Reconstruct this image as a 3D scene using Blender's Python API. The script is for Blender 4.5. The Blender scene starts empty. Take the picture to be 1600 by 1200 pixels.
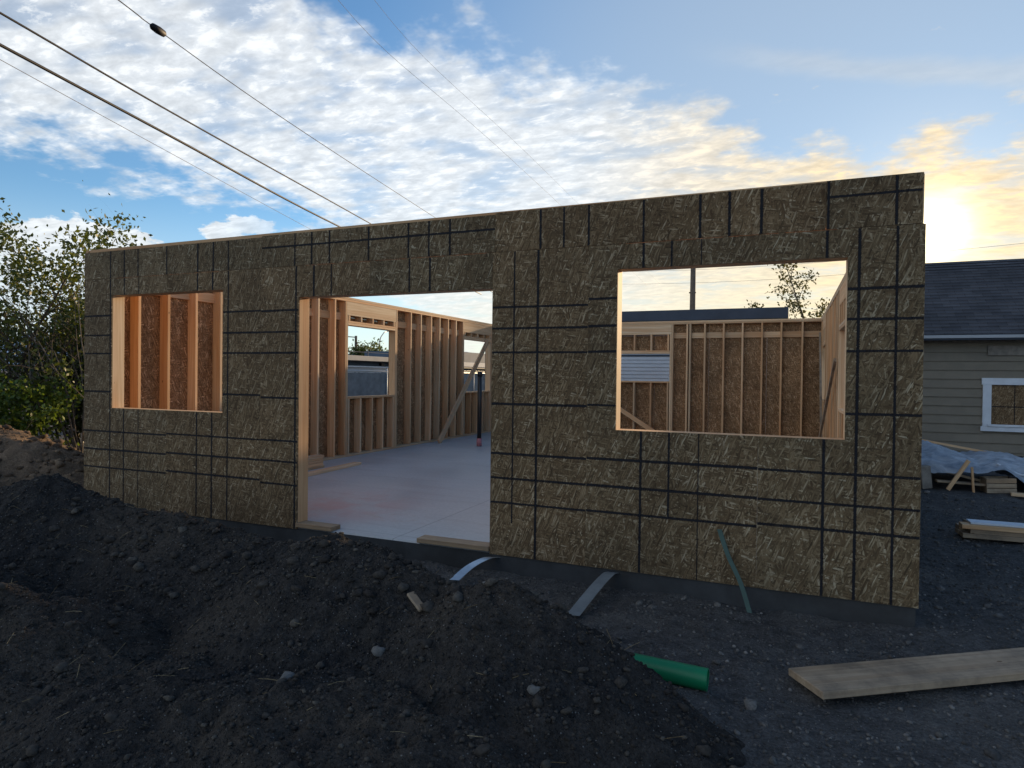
import bpy, bmesh, math, random
import numpy as np
from mathutils import Vector, Matrix, Quaternion

scene = bpy.context.scene
COL = scene.collection
R = math.radians

# ------------------------------------------------------------------ camera
YAW, PITCH, ROLL = 22.849, -0.680, 0.6955
CAM = Vector((7.205, -4.875, 1.437))
cd = bpy.data.cameras.new('camera')
cd.sensor_width = 36.0
cd.lens = 36.0 * 1026.72 / 1600.0
cd.clip_start = 0.05
cd.clip_end = 6000
cam = bpy.data.objects.new('camera', cd)
COL.objects.link(cam)
yaw, pit, rol = R(YAW), R(PITCH), R(ROLL)
fw = Vector((-math.sin(yaw) * math.cos(pit), math.cos(yaw) * math.cos(pit), math.sin(pit)))
rt = Vector((math.cos(yaw), math.sin(yaw), 0))
up = rt.cross(fw)
r2 = rt * math.cos(rol) + up * math.sin(rol)
u2 = -rt * math.sin(rol) + up * math.cos(rol)
mw = Matrix((r2, u2, -fw)).transposed().to_4x4()
mw.translation = CAM
cam.matrix_world = mw
scene.camera = cam

# ------------------------------------------------------------------ world, sun, exposure
SUN_AZ, SUN_EL = 9.38, 10.87
S = Vector((math.sin(R(SUN_AZ)) * math.cos(R(SUN_EL)), math.cos(R(SUN_AZ)) * math.cos(R(SUN_EL)), math.sin(R(SUN_EL))))
scene.view_settings.view_transform = 'Standard'
scene.view_settings.look = 'None'
scene.view_settings.gamma = 1.0
scene.view_settings.use_curve_mapping = False
scene.view_settings.exposure = 0.5


class NT:
    """small helper for building node trees"""
    def __init__(self, tree):
        self.t = tree
        tree.nodes.clear()

    def n(self, kind, **kw):
        nd = self.t.nodes.new(kind)
        for k, v in kw.items():
            setattr(nd, k, v)
        return nd

    def link(self, a, b):
        self.t.links.new(a, b)

    def put(self, sock, v):
        if isinstance(v, bpy.types.NodeSocket):
            self.link(v, sock)
        elif v is not None:
            sock.default_value = v

    def m(self, op, a, b=None, c=None, clamp=False):
        nd = self.n('ShaderNodeMath', operation=op, use_clamp=clamp)
        self.put(nd.inputs[0], a)
        self.put(nd.inputs[1], b)
        self.put(nd.inputs[2], c)
        return nd.outputs[0]

    def v(self, op, a, b=None, scale=None):
        nd = self.n('ShaderNodeVectorMath', operation=op)
        self.put(nd.inputs[0], a)
        self.put(nd.inputs[1], b)
        if scale is not None:
            self.put(nd.inputs[3], scale)
        return nd.outputs['Value'] if op in ('DOT_PRODUCT', 'LENGTH', 'DISTANCE') else nd.outputs[0]

    def ss(self, x, lo, hi, a=0.0, b=1.0, kind='SMOOTHSTEP'):
        nd = self.n('ShaderNodeMapRange', interpolation_type=kind)
        self.put(nd.inputs['Value'], x)
        self.put(nd.inputs['From Min'], lo)
        self.put(nd.inputs['From Max'], hi)
        self.put(nd.inputs['To Min'], a)
        self.put(nd.inputs['To Max'], b)
        return nd.outputs[0]

    def mix(self, f, a, b, blend='MIX'):
        nd = self.n('ShaderNodeMix', data_type='RGBA', blend_type=blend)
        self.put(nd.inputs[0], f)
        for s, v in ((nd.inputs[6], a), (nd.inputs[7], b)):
            if isinstance(v, tuple) and len(v) == 3:
                v = (*v, 1)
            self.put(s, v)
        return nd.outputs[2]

    def noise(self, vec, scale, detail=3, rough=0.5, dist=0.0, out=0):
        nd = self.n('ShaderNodeTexNoise')
        if vec is not None:
            self.link(vec, nd.inputs['Vector'])
        self.put(nd.inputs['Scale'], scale)
        nd.inputs['Detail'].default_value = detail
        nd.inputs['Roughness'].default_value = rough
        nd.inputs['Distortion'].default_value = dist
        return nd.outputs[out]

    def vor(self, vec, scale, out='Color', feature='F1', rnd=1.0):
        nd = self.n('ShaderNodeTexVoronoi', feature=feature)
        self.link(vec, nd.inputs['Vector'])
        nd.inputs['Scale'].default_value = scale
        nd.inputs['Randomness'].default_value = rnd
        return nd.outputs[out]

    def mapping(self, vec, loc=(0, 0, 0), rot=(0, 0, 0), scale=(1, 1, 1)):
        nd = self.n('ShaderNodeMapping')
        self.link(vec, nd.inputs[0])
        self.put(nd.inputs[1], loc)
        self.put(nd.inputs[2], rot)
        self.put(nd.inputs[3], scale)
        return nd.outputs[0]

    def ramp(self, f, stops, interp='LINEAR'):
        nd = self.n('ShaderNodeValToRGB')
        nd.color_ramp.interpolation = interp
        el = nd.color_ramp.elements
        while len(el) < len(stops):
            el.new(0.5)
        for e, (p, c) in zip(el, stops):
            e.position = p
            e.color = (c, c, c, 1) if isinstance(c, (int, float)) else (*c, 1)
        self.put(nd.inputs[0], f)
        return nd.outputs[0]

    def sep(self, vec):
        nd = self.n('ShaderNodeSeparateXYZ')
        self.link(vec, nd.inputs[0])
        return nd.outputs

    def comb(self, x, y, z):
        nd = self.n('ShaderNodeCombineXYZ')
        self.put(nd.inputs[0], x)
        self.put(nd.inputs[1], y)
        self.put(nd.inputs[2], z)
        return nd.outputs[0]


SKY = 0.15          # background strength
world = bpy.data.worlds.new('World')
scene.world = world
world.use_nodes = True
w = NT(world.node_tree)
sky = w.n('ShaderNodeTexSky', sky_type='NISHITA')
sky.sun_disc = False
sky.sun_elevation = R(SUN_EL)
sky.sun_rotation = R(SUN_AZ)
sky.altitude = 400
sky.air_density = 1.0
sky.dust_density = 0.1
sky.ozone_density = 3.0
tc = w.n('ShaderNodeTexCoord')
dirv = w.v('NORMALIZE', tc.outputs['Generated'])
dx, dy, dz = w.sep(dirv)
az = w.m('MULTIPLY', w.m('ARCTAN2', dx, dy), 180 / math.pi)
el = w.m('MULTIPLY', w.m('ARCSINE', dz), 180 / math.pi)
cs = w.v('DOT_PRODUCT', dirv, tuple(S))
azn = w.ss(az, -75, 45, kind='LINEAR')
A = lambda a: (a + 75) / 120
upper = w.ramp(azn, [(A(-75), .95), (A(-58), .75), (A(-46), .52), (A(-40), .47), (A(-34), .46), (A(-23), .43), (A(-15), .405), (A(-8), .365), (A(-1), .305), (A(4), .295), (A(14), .29), (A(40), .27)])
lower = w.ramp(azn, [(A(-75), .26), (A(-61), .255), (A(-55), .262), (A(-49), .245), (A(-43), .22), (A(-35), .15), (A(-27), 0.0), (A(0), 0.0)])
upper = w.m('MULTIPLY', upper, 60)
lower = w.m('MULTIPLY', lower, 60)
zz = w.m('ADD', w.m('MAXIMUM', dz, 0.0), 0.16)
pc = w.comb(w.m('DIVIDE', dx, zz), w.m('DIVIDE', dy, zz), 0.0)
wob = w.noise(pc, 2.2, 3, .55)
wob2 = w.noise(pc, 7.0, 4, .6)
edge = w.m('ADD', w.m('MULTIPLY', w.m('SUBTRACT', wob, .5), 8.0), w.m('MULTIPLY', w.m('SUBTRACT', wob2, .5), 12.0))
up_m = w.ss(w.m('SUBTRACT', w.m('ADD', upper, edge), el), -1.0, 3.0)
lo_m = w.ss(w.m('SUBTRACT', w.m('ADD', el, edge), lower), -1.5, 2.5)
band = w.m('MULTIPLY', up_m, lo_m)
# rippled altocumulus cells, lying in streets
pr = w.mapping(pc, rot=(0, 0, R(-28)), scale=(1.0, 1.75, 1.0))
cell = w.noise(pr, 14.0, 6, .62, .25)
cell2 = w.noise(pr, 4.2, 3, .5)
cv = w.m('ADD', w.m('MULTIPLY', cell, .75), w.m('MULTIPLY', cell2, .45))
cov = w.m('MULTIPLY', w.ss(cv, .42, .72, 0, .97), band)
thin = w.m('MULTIPLY', band, w.ss(cell2, .32, .54, .46, .86))
cov = w.m('MAXIMUM', cov, thin)
# low cumulus over the left horizon
ce = w.comb(w.m('MULTIPLY', az, .055), w.m('MULTIPLY', el, .11), 0.0)
cun = w.noise(ce, 3.4, 7, .58, .1)
cum_top = w.ss(w.m('SUBTRACT', w.m('MULTIPLY_ADD', w.m('SUBTRACT', cun, .5), 17.0, 10.6), el), 0.0, .9)
cum_az = w.ss(az, -34, -50)
cum = w.m('MULTIPLY', w.m('MULTIPLY', cum_top, cum_az), w.ss(el, 2.0, 8.5, .55, .95))
# small stray puffs and a faint old contrail in the open blue
puff = w.m('MULTIPLY', w.ss(w.noise(pc, 9.0, 4, .6), .68, .80), .6)
trail = w.m('ABSOLUTE', w.m('SUBTRACT', w.m('SUBTRACT', 25.2, w.m('MULTIPLY', w.m('ADD', az, 6.0), .23)), w.m('ADD', el, w.m('MULTIPLY', w.m('SUBTRACT', wob2, .5), 1.5))))
trail = w.m('MULTIPLY', w.m('MULTIPLY', w.ss(trail, 1.3, 0.1), w.ss(az, -10, 2)), .16)
veil = w.m('MULTIPLY', w.ss(cs, .68, .975), .58)
cov = w.m('MAXIMUM', cov, w.m('MAXIMUM', cum, w.m('MAXIMUM', puff, trail)))
# cloud colour: pale in front of the blue, warm where the sun lights through
warm = w.ss(cs, .88, .992)
shade = w.ss(w.m('ADD', w.m('MULTIPLY', cell, .8), w.m('MULTIPLY', cell2, .3)), .36, .74, .74, 1.07)
ccol = w.mix(warm, (.69, .715, .73), (.78, .66, .47))
ccol = w.mix(w.ss(cs, .975, .999), ccol, (.80, .62, .36))
ccol = w.v('SCALE', ccol, scale=w.m('MULTIPLY', shade, 1 / SKY))
skyc = w.v('SCALE', w.v('MULTIPLY', sky.outputs[0], (.88, .98, 1.0)), scale=.92)
skyc = w.mix(veil, skyc, tuple(v / SKY for v in (.36, .41, .45)))
skym = w.mix(cov, skyc, ccol)
mist = w.m('MULTIPLY', w.ss(el, 14.0, 3.0), .52)
skym = w.mix(mist, skym, w.v('SCALE', w.mix(w.ss(cs, .60, .97), (.58, .66, .72), (.78, .69, .48)), scale=1 / SKY))
halo = w.m('POWER', w.m('MAXIMUM', cs, 0.0), 160.0)
core = w.m('POWER', w.m('MAXIMUM', cs, 0.0), 1700.0)
h1 = w.v('SCALE', (1.0, .66, .24), scale=w.m('MULTIPLY', halo, .13 / SKY))
h2 = w.v('SCALE', (1.0, .86, .55), scale=w.m('MULTIPLY', core, 2.2 / SKY))
tot = w.v('ADD', skym, w.v('ADD', h1, h2))
bg = w.n('ShaderNodeBackground')
w.link(tot, bg.inputs[0])
bg.inputs[1].default_value = SKY
wo = w.n('ShaderNodeOutputWorld')
w.link(bg.outputs[0], wo.inputs[0])

sl = bpy.data.lights.new('sun', 'SUN')
sl.energy = 5.0
sl.angle = R(1.2)
sl.color = (1.0, .72, .42)
sun = bpy.data.objects.new('sun', sl)
COL.objects.link(sun)
sun.rotation_euler = (-S).to_track_quat('-Z', 'Y').to_euler()
sun.location = (12, 30, 12)

# ------------------------------------------------------------------ materials
def material(name):
    m = bpy.data.materials.new(name)
    m.use_nodes = True
    nt = NT(m.node_tree)
    b = nt.n('ShaderNodeBsdfPrincipled')
    o = nt.n('ShaderNodeOutputMaterial')
    nt.link(b.outputs[0], o.inputs[0])
    b.inputs['Specular IOR Level'].default_value = .3
    return m, nt, b


def bump(nt, b, h, strength=.3, dist=.01):
    nd = nt.n('ShaderNodeBump')
    nd.inputs['Strength'].default_value = strength
    nd.inputs['Distance'].default_value = dist
    nt.link(h, nd.inputs['Height'])
    nt.link(nd.outputs[0], b.inputs['Normal'])


def coords(nt, rnd=True):
    t = nt.n('ShaderNodeTexCoord').outputs['Object']
    if rnd:
        oi = nt.n('ShaderNodeObjectInfo')
        return nt.v('ADD', t, nt.v('SCALE', (37.1, 53.7, 29.3), scale=oi.outputs['Random'])), oi.outputs['Random']
    return t, None


def osb(inner=False):
    m, nt, b = material('osb_inner_face' if inner else 'osb')
    c, rnd = coords(nt)
    x, y, z = nt.sep(c)
    flat = nt.comb(x, z, nt.m('MULTIPLY', rnd, 9.0))
    warpc = nt.noise(flat, 5.0, 2, .5, out=1)
    fl = nt.v('ADD', flat, nt.v('SCALE', nt.v('SUBTRACT', warpc, (.5, .5, .5)), scale=.035))
    col = None
    hgt = None
    for i, (ang, lx, ly) in enumerate(((88, 12, 62), (150, 13, 80), (58, 12, 70), (118, 13, 76), (22, 15, 92), (80, 12, 95), (136, 14, 88), (42, 15, 100), (100, 11, 84), (172, 17, 105), (68, 13, 120))):
        md_ = nt.n('ShaderNodeMapping', vector_type='TEXTURE')
        nt.link(fl, md_.inputs[0])
        md_.inputs[1].default_value = (i * 3.7, i * 1.9, i)
        md_.inputs[2].default_value = (0, 0, R(ang))
        md_.inputs[3].default_value = (1 / lx, 1 / ly, 1)
        mp = md_.outputs[0]
        vn = nt.n('ShaderNodeTexVoronoi', voronoi_dimensions='2D')
        nt.link(mp, vn.inputs['Vector'])
        vn.inputs['Scale'].default_value = 1.0
        cr, cg, cb = nt.sep(vn.outputs['Color'])
        strand = nt.ramp(cr, [(0, (.075, .050, .028)), (.25, (.150, .104, .058)), (.55, (.225, .160, .090)), (.80, (.31, .228, .135)), (.92, (.44, .345, .22)), (1, (.60, .50, .35))])
        strand = nt.mix(nt.m('MULTIPLY', cg, .35), strand, (.22, .125, .062))
        edge = nt.ss(vn.outputs['Distance'], .25, .65, 1.0, .74)
        strand = nt.v('SCALE', strand, scale=edge)
        if col is None:
            col, hgt = strand, cb
        else:
            pick = nt.ss(cb, .66, .69)
            col = nt.mix(pick, col, strand)
            hgt = nt.m('ADD', nt.m('MULTIPLY', hgt, .6), nt.m('MULTIPLY', pick, cb))
    fib = nt.noise(nt.mapping(fl, scale=(160, 22, 1)), 1.0, 3, .6)
    col = nt.mix(nt.ss(fib, .35, .75, 0, .35), col, (.10, .062, .03))
    big = nt.noise(flat, 1.3, 3, .55)
    col = nt.v('SCALE', col, scale=nt.ss(big, .3, .72, .68, 1.0))
    hue = nt.m('MULTIPLY', nt.m('SUBTRACT', rnd, .5), .5)
    col = nt.mix(nt.m('ABSOLUTE', hue), col, nt.mix(nt.ss(hue, -.01, .01), nt.v('MULTIPLY', col, (1.12, .94, .78)), nt.v('MULTIPLY', col, (.86, .98, 1.02))))
    rough = .78
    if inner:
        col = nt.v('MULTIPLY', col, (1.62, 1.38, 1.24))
    nt.link(col, b.inputs['Base Color'])
    b.inputs['Roughness'].default_value = rough
    b.inputs['Specular IOR Level'].default_value = .22
    bump(nt, b, nt.m('ADD', hgt, nt.m('MULTIPLY', fib, .5)), .35, .004)
    return m


def ink():
    m, nt, b = material('printed_line_ink')
    c, rnd = coords(nt)
    u, v, _ = nt.sep(nt.n('ShaderNodeUVMap', uv_map='ink').outputs[0])
    across = nt.m('ABSOLUTE', nt.m('SUBTRACT', u, .5))
    jag = nt.noise(c, 95.0, 4, .7)
    f = nt.ss(nt.m('ADD', across, nt.m('MULTIPLY', nt.m('SUBTRACT', jag, .5), .55)), .24, .36, 1, 0)
    worn = nt.ss(nt.noise(c, 9.0, 4, .65), .30, .50, .72, .98)
    nt.link(nt.m('MULTIPLY', f, worn), b.inputs['Alpha'])
    b.inputs['Base Color'].default_value = (.012, .012, .016, 1)
    b.inputs['Roughness'].default_value = .8
    return m


def lumber(name, axis, a=(.60, .415, .245), c=(.74, .57, .38), red=(.54, .29, .14), redness=.75, dirty=0.0):
    m, nt, b = material(name)
    v, rnd = coords(nt)
    sc = [38.0, 38.0, 38.0]
    sc[axis] = 1.3
    g = nt.noise(nt.mapping(v, scale=tuple(sc)), 1.0, 4, .6, .5)
    sc2 = [9.0, 9.0, 9.0]
    sc2[axis] = .35
    g2 = nt.noise(nt.mapping(v, scale=tuple(sc2)), 1.0, 3, .5, 1.0)
    col = nt.mix(nt.ss(g, .3, .72), a, c)
    col = nt.mix(nt.ss(g2, .48, .66, 0, .5), col, red)
    oi = nt.m('FRACT', nt.m('MULTIPLY', rnd, 7.31))
    col = nt.mix(nt.m('MULTIPLY', oi, redness), col, nt.v('MULTIPLY', col, (.97, .72, .52)))
    col = nt.v('SCALE', col, scale=nt.ss(nt.m('FRACT', nt.m('MULTIPLY', rnd, 3.77)), 0, 1, .80, 1.12))
    ks = [3.2, 3.2, 3.2]
    ks[axis] = 1.7
    kd = nt.vor(nt.mapping(v, scale=tuple(ks)), 2.2, out='Distance')
    kc = nt.sep(nt.vor(nt.mapping(v, scale=tuple(ks)), 2.2, out='Color'))[0]
    kn = nt.m('MULTIPLY', nt.ss(kd, .075, .045), nt.ss(kc, .55, .6))
    col = nt.mix(nt.m('MULTIPLY', kn, .85), col, (.13, .062, .026))
    if dirty:
        dn = nt.noise(v, 5.0, 5, .65)
        col = nt.mix(nt.ss(dn, .38, .70, 0, dirty), col, (.07, .062, .055))
    nt.link(col, b.inputs['Base Color'])
    b.inputs['Roughness'].default_value = .72
    bump(nt, b, g, .25, .003)
    return m


def plain(name, col, rough=.7, var=.18, scale=6.0, metal=0.0, spec=.3, bmp=.0, bscale=40.0, tint=None):
    m, nt, b = material(name)
    v, rnd = coords(nt)
    n = nt.noise(v, scale, 5, .62)
    cc = nt.v('SCALE', (*col[:3],), scale=nt.ss(n, .25, .75, 1 - var, 1 + var))
    if tint:
        cc = nt.mix(nt.ss(nt.noise(v, scale * .37, 4, .6), .48, .70, 0, .6), cc, tint)
    nt.link(cc, b.inputs['Base Color'])
    b.inputs['Roughness'].default_value = rough
    b.inputs['Metallic'].default_value = metal
    b.inputs['Specular IOR Level'].default_value = spec
    if bmp:
        bump(nt, b, nt.noise(v, bscale, 4, .6), bmp, .01)
    return m


def soil(name, dark, mid, pale, fine=60.0):
    m, nt, b = material(name)
    t = nt.n('ShaderNodeTexCoord').outputs['Object']
    n1 = nt.noise(t, 1.1, 4, .6)
    n2 = nt.noise(t, 11.0, 5, .65)
    n3 = nt.noise(t, fine, 4, .7)
    col = nt.mix(nt.ss(n2, .32, .68), dark, mid)
    col = nt.mix(nt.ss(n1, .45, .70, 0, .55), col, pale)
    col = nt.v('SCALE', col, scale=nt.ss(n3, .28, .74, .62, 1.38))
    gd = nt.vor(t, 75.0, out='Distance')
    gc = nt.sep(nt.vor(t, 75.0, out='Color'))[0]
    col = nt.mix(nt.m('MULTIPLY', nt.ss(gd, .33, .22), nt.ss(gc, .90, .93)), col, (.20, .195, .19))
    nt.link(col, b.inputs['Base Color'])
    b.inputs['Roughness'].default_value = .95
    b.inputs['Specular IOR Level'].default_value = .12
    h = nt.m('ADD', nt.m('MULTIPLY', n3, .5), nt.m('ADD', n2, nt.m('MULTIPLY', nt.ss(gd, .4, .1), .25)))
    bump(nt, b, h, .9, .03)
    return m


def tone_mat(name, a, c, rough=.9):
    """loose pieces: each one carries its own tone in a colour attribute"""
    m, nt, b = material(name)
    at = nt.n('ShaderNodeAttribute', attribute_name='tone')
    t = nt.n('ShaderNodeTexCoord').outputs['Object']
    col = nt.mix(at.outputs['Fac'], a, c)
    col = nt.v('SCALE', col, scale=nt.ss(nt.noise(t, 70.0, 3, .6), .3, .7, .75, 1.25))
    nt.link(col, b.inputs['Base Color'])
    b.inputs['Roughness'].default_value = rough
    b.inputs['Specular IOR Level'].default_value = .15
    return m


def leaf_mat(name, a, c, trans=.35):
    m = bpy.data.materials.new(name)
    m.use_nodes = True
    nt = NT(m.node_tree)
    at = nt.n('ShaderNodeAttribute', attribute_name='tone')
    col = nt.mix(at.outputs['Fac'], a, c)
    d = nt.n('ShaderNodeBsdfDiffuse')
    tr = nt.n('ShaderNodeBsdfTranslucent')
    gl = nt.n('ShaderNodeBsdfGlossy')
    gl.inputs['Roughness'].default_value = .45
    nt.link(col, d.inputs[0])
    nt.link(nt.v('MULTIPLY', col, (1.5, 1.35, .6)), tr.inputs[0])
    mx = nt.n('ShaderNodeMixShader')
    mx.inputs[0].default_value = trans
    nt.link(d.outputs[0], mx.inputs[1])
    nt.link(tr.outputs[0], mx.inputs[2])
    m2 = nt.n('ShaderNodeMixShader')
    m2.inputs[0].default_value = .04
    nt.link(mx.outputs[0], m2.inputs[1])
    nt.link(gl.outputs[0], m2.inputs[2])
    o = nt.n('ShaderNodeOutputMaterial')
    nt.link(m2.outputs[0], o.inputs[0])
    return m


MAT = {}
MAT['osb'] = osb()
MAT['osb_ink'] = ink()
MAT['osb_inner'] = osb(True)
MAT['block_wood'] = None
for ax, nm in enumerate('xyz'):
    MAT['wood_' + nm] = lumber('lumber_' + nm, ax)
    MAT['weathered_' + nm] = lumber('weathered_' + nm, ax, (.30, .235, .165), (.40, .325, .24), (.25, .17, .10), .25, .55)
MAT['block_wood'] = lumber('block_wood', 0, (.33, .235, .15), (.45, .335, .22), (.28, .17, .09), .4, .3)
MAT['dirt'] = soil('dark_soil', (.022, .021, .021), (.044, .041, .040), (.082, .068, .055))
MAT['dirt_brown'] = soil('brown_soil', (.11, .078, .054), (.19, .135, .092), (.25, .175, .12))
MAT['ground'] = soil('packed_gravelly_soil', (.060, .059, .060), (.105, .103, .103), (.15, .14, .13), 60.0)
MAT['clod'] = tone_mat('soil_clods', (.026, .023, .022), (.085, .076, .066))
MAT['pebble'] = tone_mat('pebbles', (.05, .049, .049), (.20, .19, .18))
MAT['clod_brown'] = tone_mat('brown_soil_clods', (.08, .055, .038), (.20, .145, .10))
MAT['stone'] = plain('grey_stone', (.115, .115, .115), .9, .35, 30.0, bmp=.6)
MAT['straw'] = tone_mat('dry_straw', (.12, .085, .045), (.30, .235, .14))
MAT['steel'] = plain('galvanised_steel', (.60, .62, .64), .42, .12, 7.0, metal=.85, spec=.5, tint=(.45, .47, .49))
MAT['steel_dull'] = plain('dull_galvanised_steel', (.30, .34, .37), .55, .15, 9.0, metal=.55, spec=.4)
MAT['green_pvc'] = plain('green_plastic_pipe', (.005, .20, .085), .42, .10, 3.0, spec=.45, tint=(.01, .15, .07))
MAT['strip_green'] = plain('grey_green_strip', (.075, .125, .115), .6, .15, 8.0)
MAT['black_abs'] = plain('black_plastic', (.012, .012, .013), .4, .1, 5.0, spec=.5)
MAT['pink'] = plain('pink_sleeve', (.42, .19, .22), .7, .15, 9.0)
MAT['trim'] = plain('white_paint', (.62, .68, .76), .6, .08, 5.0, tint=(.52, .57, .64))
MAT['tan_siding'] = plain('tan_siding_paint', (.205, .185, .150), .75, .09, 3.0, bmp=.08, tint=(.17, .155, .13))
MAT['patch'] = plain('weathered_patch_board', (.22, .20, .175), .8, .28, 9.0)
MAT['white_siding'] = plain('white_siding_paint', (.62, .64, .68), .6, .06, 3.0)
MAT['dark_fascia'] = plain('slate_fascia', (.060, .075, .105), .7, .14, 2.0)
MAT['grey_wall'] = plain('grey_metal_wall', (.36, .39, .43), .6, .10, 1.0)
MAT['blue_wall'] = plain('slate_blue_wall', (.085, .12, .17), .7, .12, 1.0)
MAT['cream_wall'] = plain('cream_stucco', (.48, .43, .36), .8, .08, .7)
MAT['grey_roof'] = plain('pale_membrane_roof', (.40, .38, .35), .8, .10, .6)
MAT['fence_slat'] = plain('grey_privacy_slat', (.17, .19, .21), .65, .22, 3.0)
MAT['fence_wire'] = plain('galvanised_fence', (.42, .44, .46), .5, .1, 6.0, metal=.5)
MAT['bark'] = plain('bark', (.075, .058, .045), .9, .35, 18.0, bmp=.3)
MAT['twig'] = plain('grey_twig_bark', (.15, .125, .10), .9, .3, 15.0)
MAT['leaf'] = leaf_mat('leaf_green', (.030, .050, .012), (.125, .150, .035))
MAT['leaf_dark'] = leaf_mat('leaf_dark_green', (.014, .022, .008), (.045, .060, .018), .2)
MAT['leaf_bright'] = leaf_mat('leaf_bright_green', (.05, .10, .012), (.16, .22, .035))
MAT['leaf_far'] = leaf_mat('leaf_olive', (.035, .045, .012), (.10, .095, .025), .3)  # olive leaf tones for the trees beyond the far wall
MAT['pole_wood'] = plain('tarred_pole_wood', (.13, .105, .085), .9, .25, 5.0)
MAT['wire'] = plain('black_cable', (.012, .011, .014), .6, .1, 3.0)
MAT['wire_thin'] = plain('dull_grey_wire', (.16, .16, .17), .6, .1, 3.0)
MAT['hazy_snow_hill'] = plain('hazy_snow_mountain', (.50, .56, .66), .9, .22, .004)  # snow colour with blue distance haze mixed in


def concrete():
    m, nt, b = material('slab_concrete')
    t = nt.n('ShaderNodeTexCoord').outputs['Object']
    x, y, z = nt.sep(t)
    n1 = nt.noise(t, .9, 5, .6)
    st = nt.noise(nt.mapping(t, rot=(0, 0, R(24)), scale=(.7, 5.5, 1)), 1.0, 5, .62)
    n3 = nt.noise(t, 26.0, 4, .6)
    col = nt.mix(nt.ss(n1, .3, .7), (.40, .40, .40), (.50, .495, .485))
    col = nt.mix(nt.ss(st, .50, .72, 0, .45), col, (.36, .33, .32))
    col = nt.v('SCALE', col, scale=nt.ss(n3, .3, .7, .93, 1.06))
    # red chalk dust spilled near the doorway
    d = nt.v('LENGTH', nt.v('MULTIPLY', nt.v('SUBTRACT', t, (2.75, .95, 0)), (1.0, .8, 0)))
    pk = nt.m('MULTIPLY', nt.ss(d, 1.15, .1), nt.ss(nt.noise(t, 2.6, 5, .65), .36, .62))
    col = nt.mix(nt.m('MULTIPLY', pk, .55), col, (.50, .27, .25))
    d2 = nt.v('LENGTH', nt.v('MULTIPLY', nt.v('SUBTRACT', t, (3.6, .75, 0)), (.7, 1.6, 0)))
    pk2 = nt.m('MULTIPLY', nt.ss(d2, .5, .05), nt.ss(nt.noise(t, 6.0, 5, .65), .50, .64))
    col = nt.mix(nt.m('MULTIPLY', pk2, .5), col, (.42, .29, .22))
    # saw cut and pencil lines
    for axis, pos, wd in ((x, 4.03, .006), (y, 4.6, .006), (y, .145, .004)):
        ln = nt.ss(nt.m('ABSOLUTE', nt.m('SUBTRACT', nt.m('ADD', axis, nt.m('MULTIPLY', nt.m('SUBTRACT', n1, .5), .02)), pos)), wd * 2, wd * .5)
        col = nt.mix(nt.m('MULTIPLY', ln, .45), col, (.14, .13, .135))
    nt.link(col, b.inputs['Base Color'])
    nt.link(nt.ss(n1, .3, .7, .42, .62), b.inputs['Roughness'])
    bump(nt, b, n3, .12, .004)
    return m


MAT['slab'] = concrete()
MAT['slab_side'] = plain('shaded_soiled_concrete', (.050, .052, .055), .9, .25, 5.0, bmp=.25, tint=(.034, .033, .032))  # soil stain plus the side's shade, both put into this dark colour


def shingle():
    m, nt, b = material('asphalt_shingles')
    t = nt.n('ShaderNodeTexCoord').outputs['Object']
    x, y, z = nt.sep(t)
    brick = nt.n('ShaderNodeTexBrick')
    nt.link(nt.comb(x, nt.m('MULTIPLY', y, 1.2), 0), brick.inputs[0])
    brick.inputs['Scale'].default_value = 1.0
    brick.inputs['Brick Width'].default_value = .33
    brick.inputs['Row Height'].default_value = .155
    brick.inputs['Mortar Size'].default_value = .004
    brick.inputs['Color1'].default_value = (.050, .052, .062, 1)
    brick.inputs['Color2'].default_value = (.078, .080, .092, 1)
    brick.inputs['Mortar'].default_value = (.025, .025, .03, 1)
    n = nt.noise(t, 120.0, 3, .7)
    n2 = nt.noise(t, 1.4, 4, .6)
    col = nt.v('SCALE', brick.outputs[0], scale=nt.m('MULTIPLY', nt.ss(n, .3, .7, .75, 1.25), nt.ss(n2, .3, .7, .82, 1.15)))
    nt.link(col, b.inputs['Base Color'])
    b.inputs['Roughness'].default_value = .9
    bump(nt, b, n, .3, .004)
    return m


MAT['shingle'] = shingle()


def tarp_material():
    m, nt, b = material('clear_plastic_sheet')
    t = nt.n('ShaderNodeTexCoord').outputs['Object']
    n = nt.noise(nt.mapping(t, rot=(0, 0, .5), scale=(3, 9, 9)), 1.0, 5, .65, .8)
    col = nt.mix(nt.ss(n, .3, .7), (.19, .23, .29), (.42, .47, .54))
    nt.link(col, b.inputs['Base Color'])
    b.inputs['Roughness'].default_value = .35
    b.inputs['Specular IOR Level'].default_value = .5
    b.inputs['Transmission Weight'].default_value = .12
    bump(nt, b, n, .8, .04)
    return m


MAT['tarp'] = tarp_material()


# ------------------------------------------------------------------ object helpers
def link(o, parent=None, loc=(0, 0, 0), rot=(0, 0, 0)):
    COL.objects.link(o)
    o.location = loc
    o.rotation_euler = rot
    if parent is not None:
        o.parent = parent
    return o


def tag(o, label=None, cat=None, group=None, kind=None):
    if label:
        o['label'] = label
    if cat:
        o['category'] = cat
    if group:
        o['group'] = group
    if kind:
        o['kind'] = kind
    return o


def empty(name, loc=(0, 0, 0), rotz=0.0, parent=None):
    return link(bpy.data.objects.new(name, None), parent, loc, (0, 0, rotz))


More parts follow.
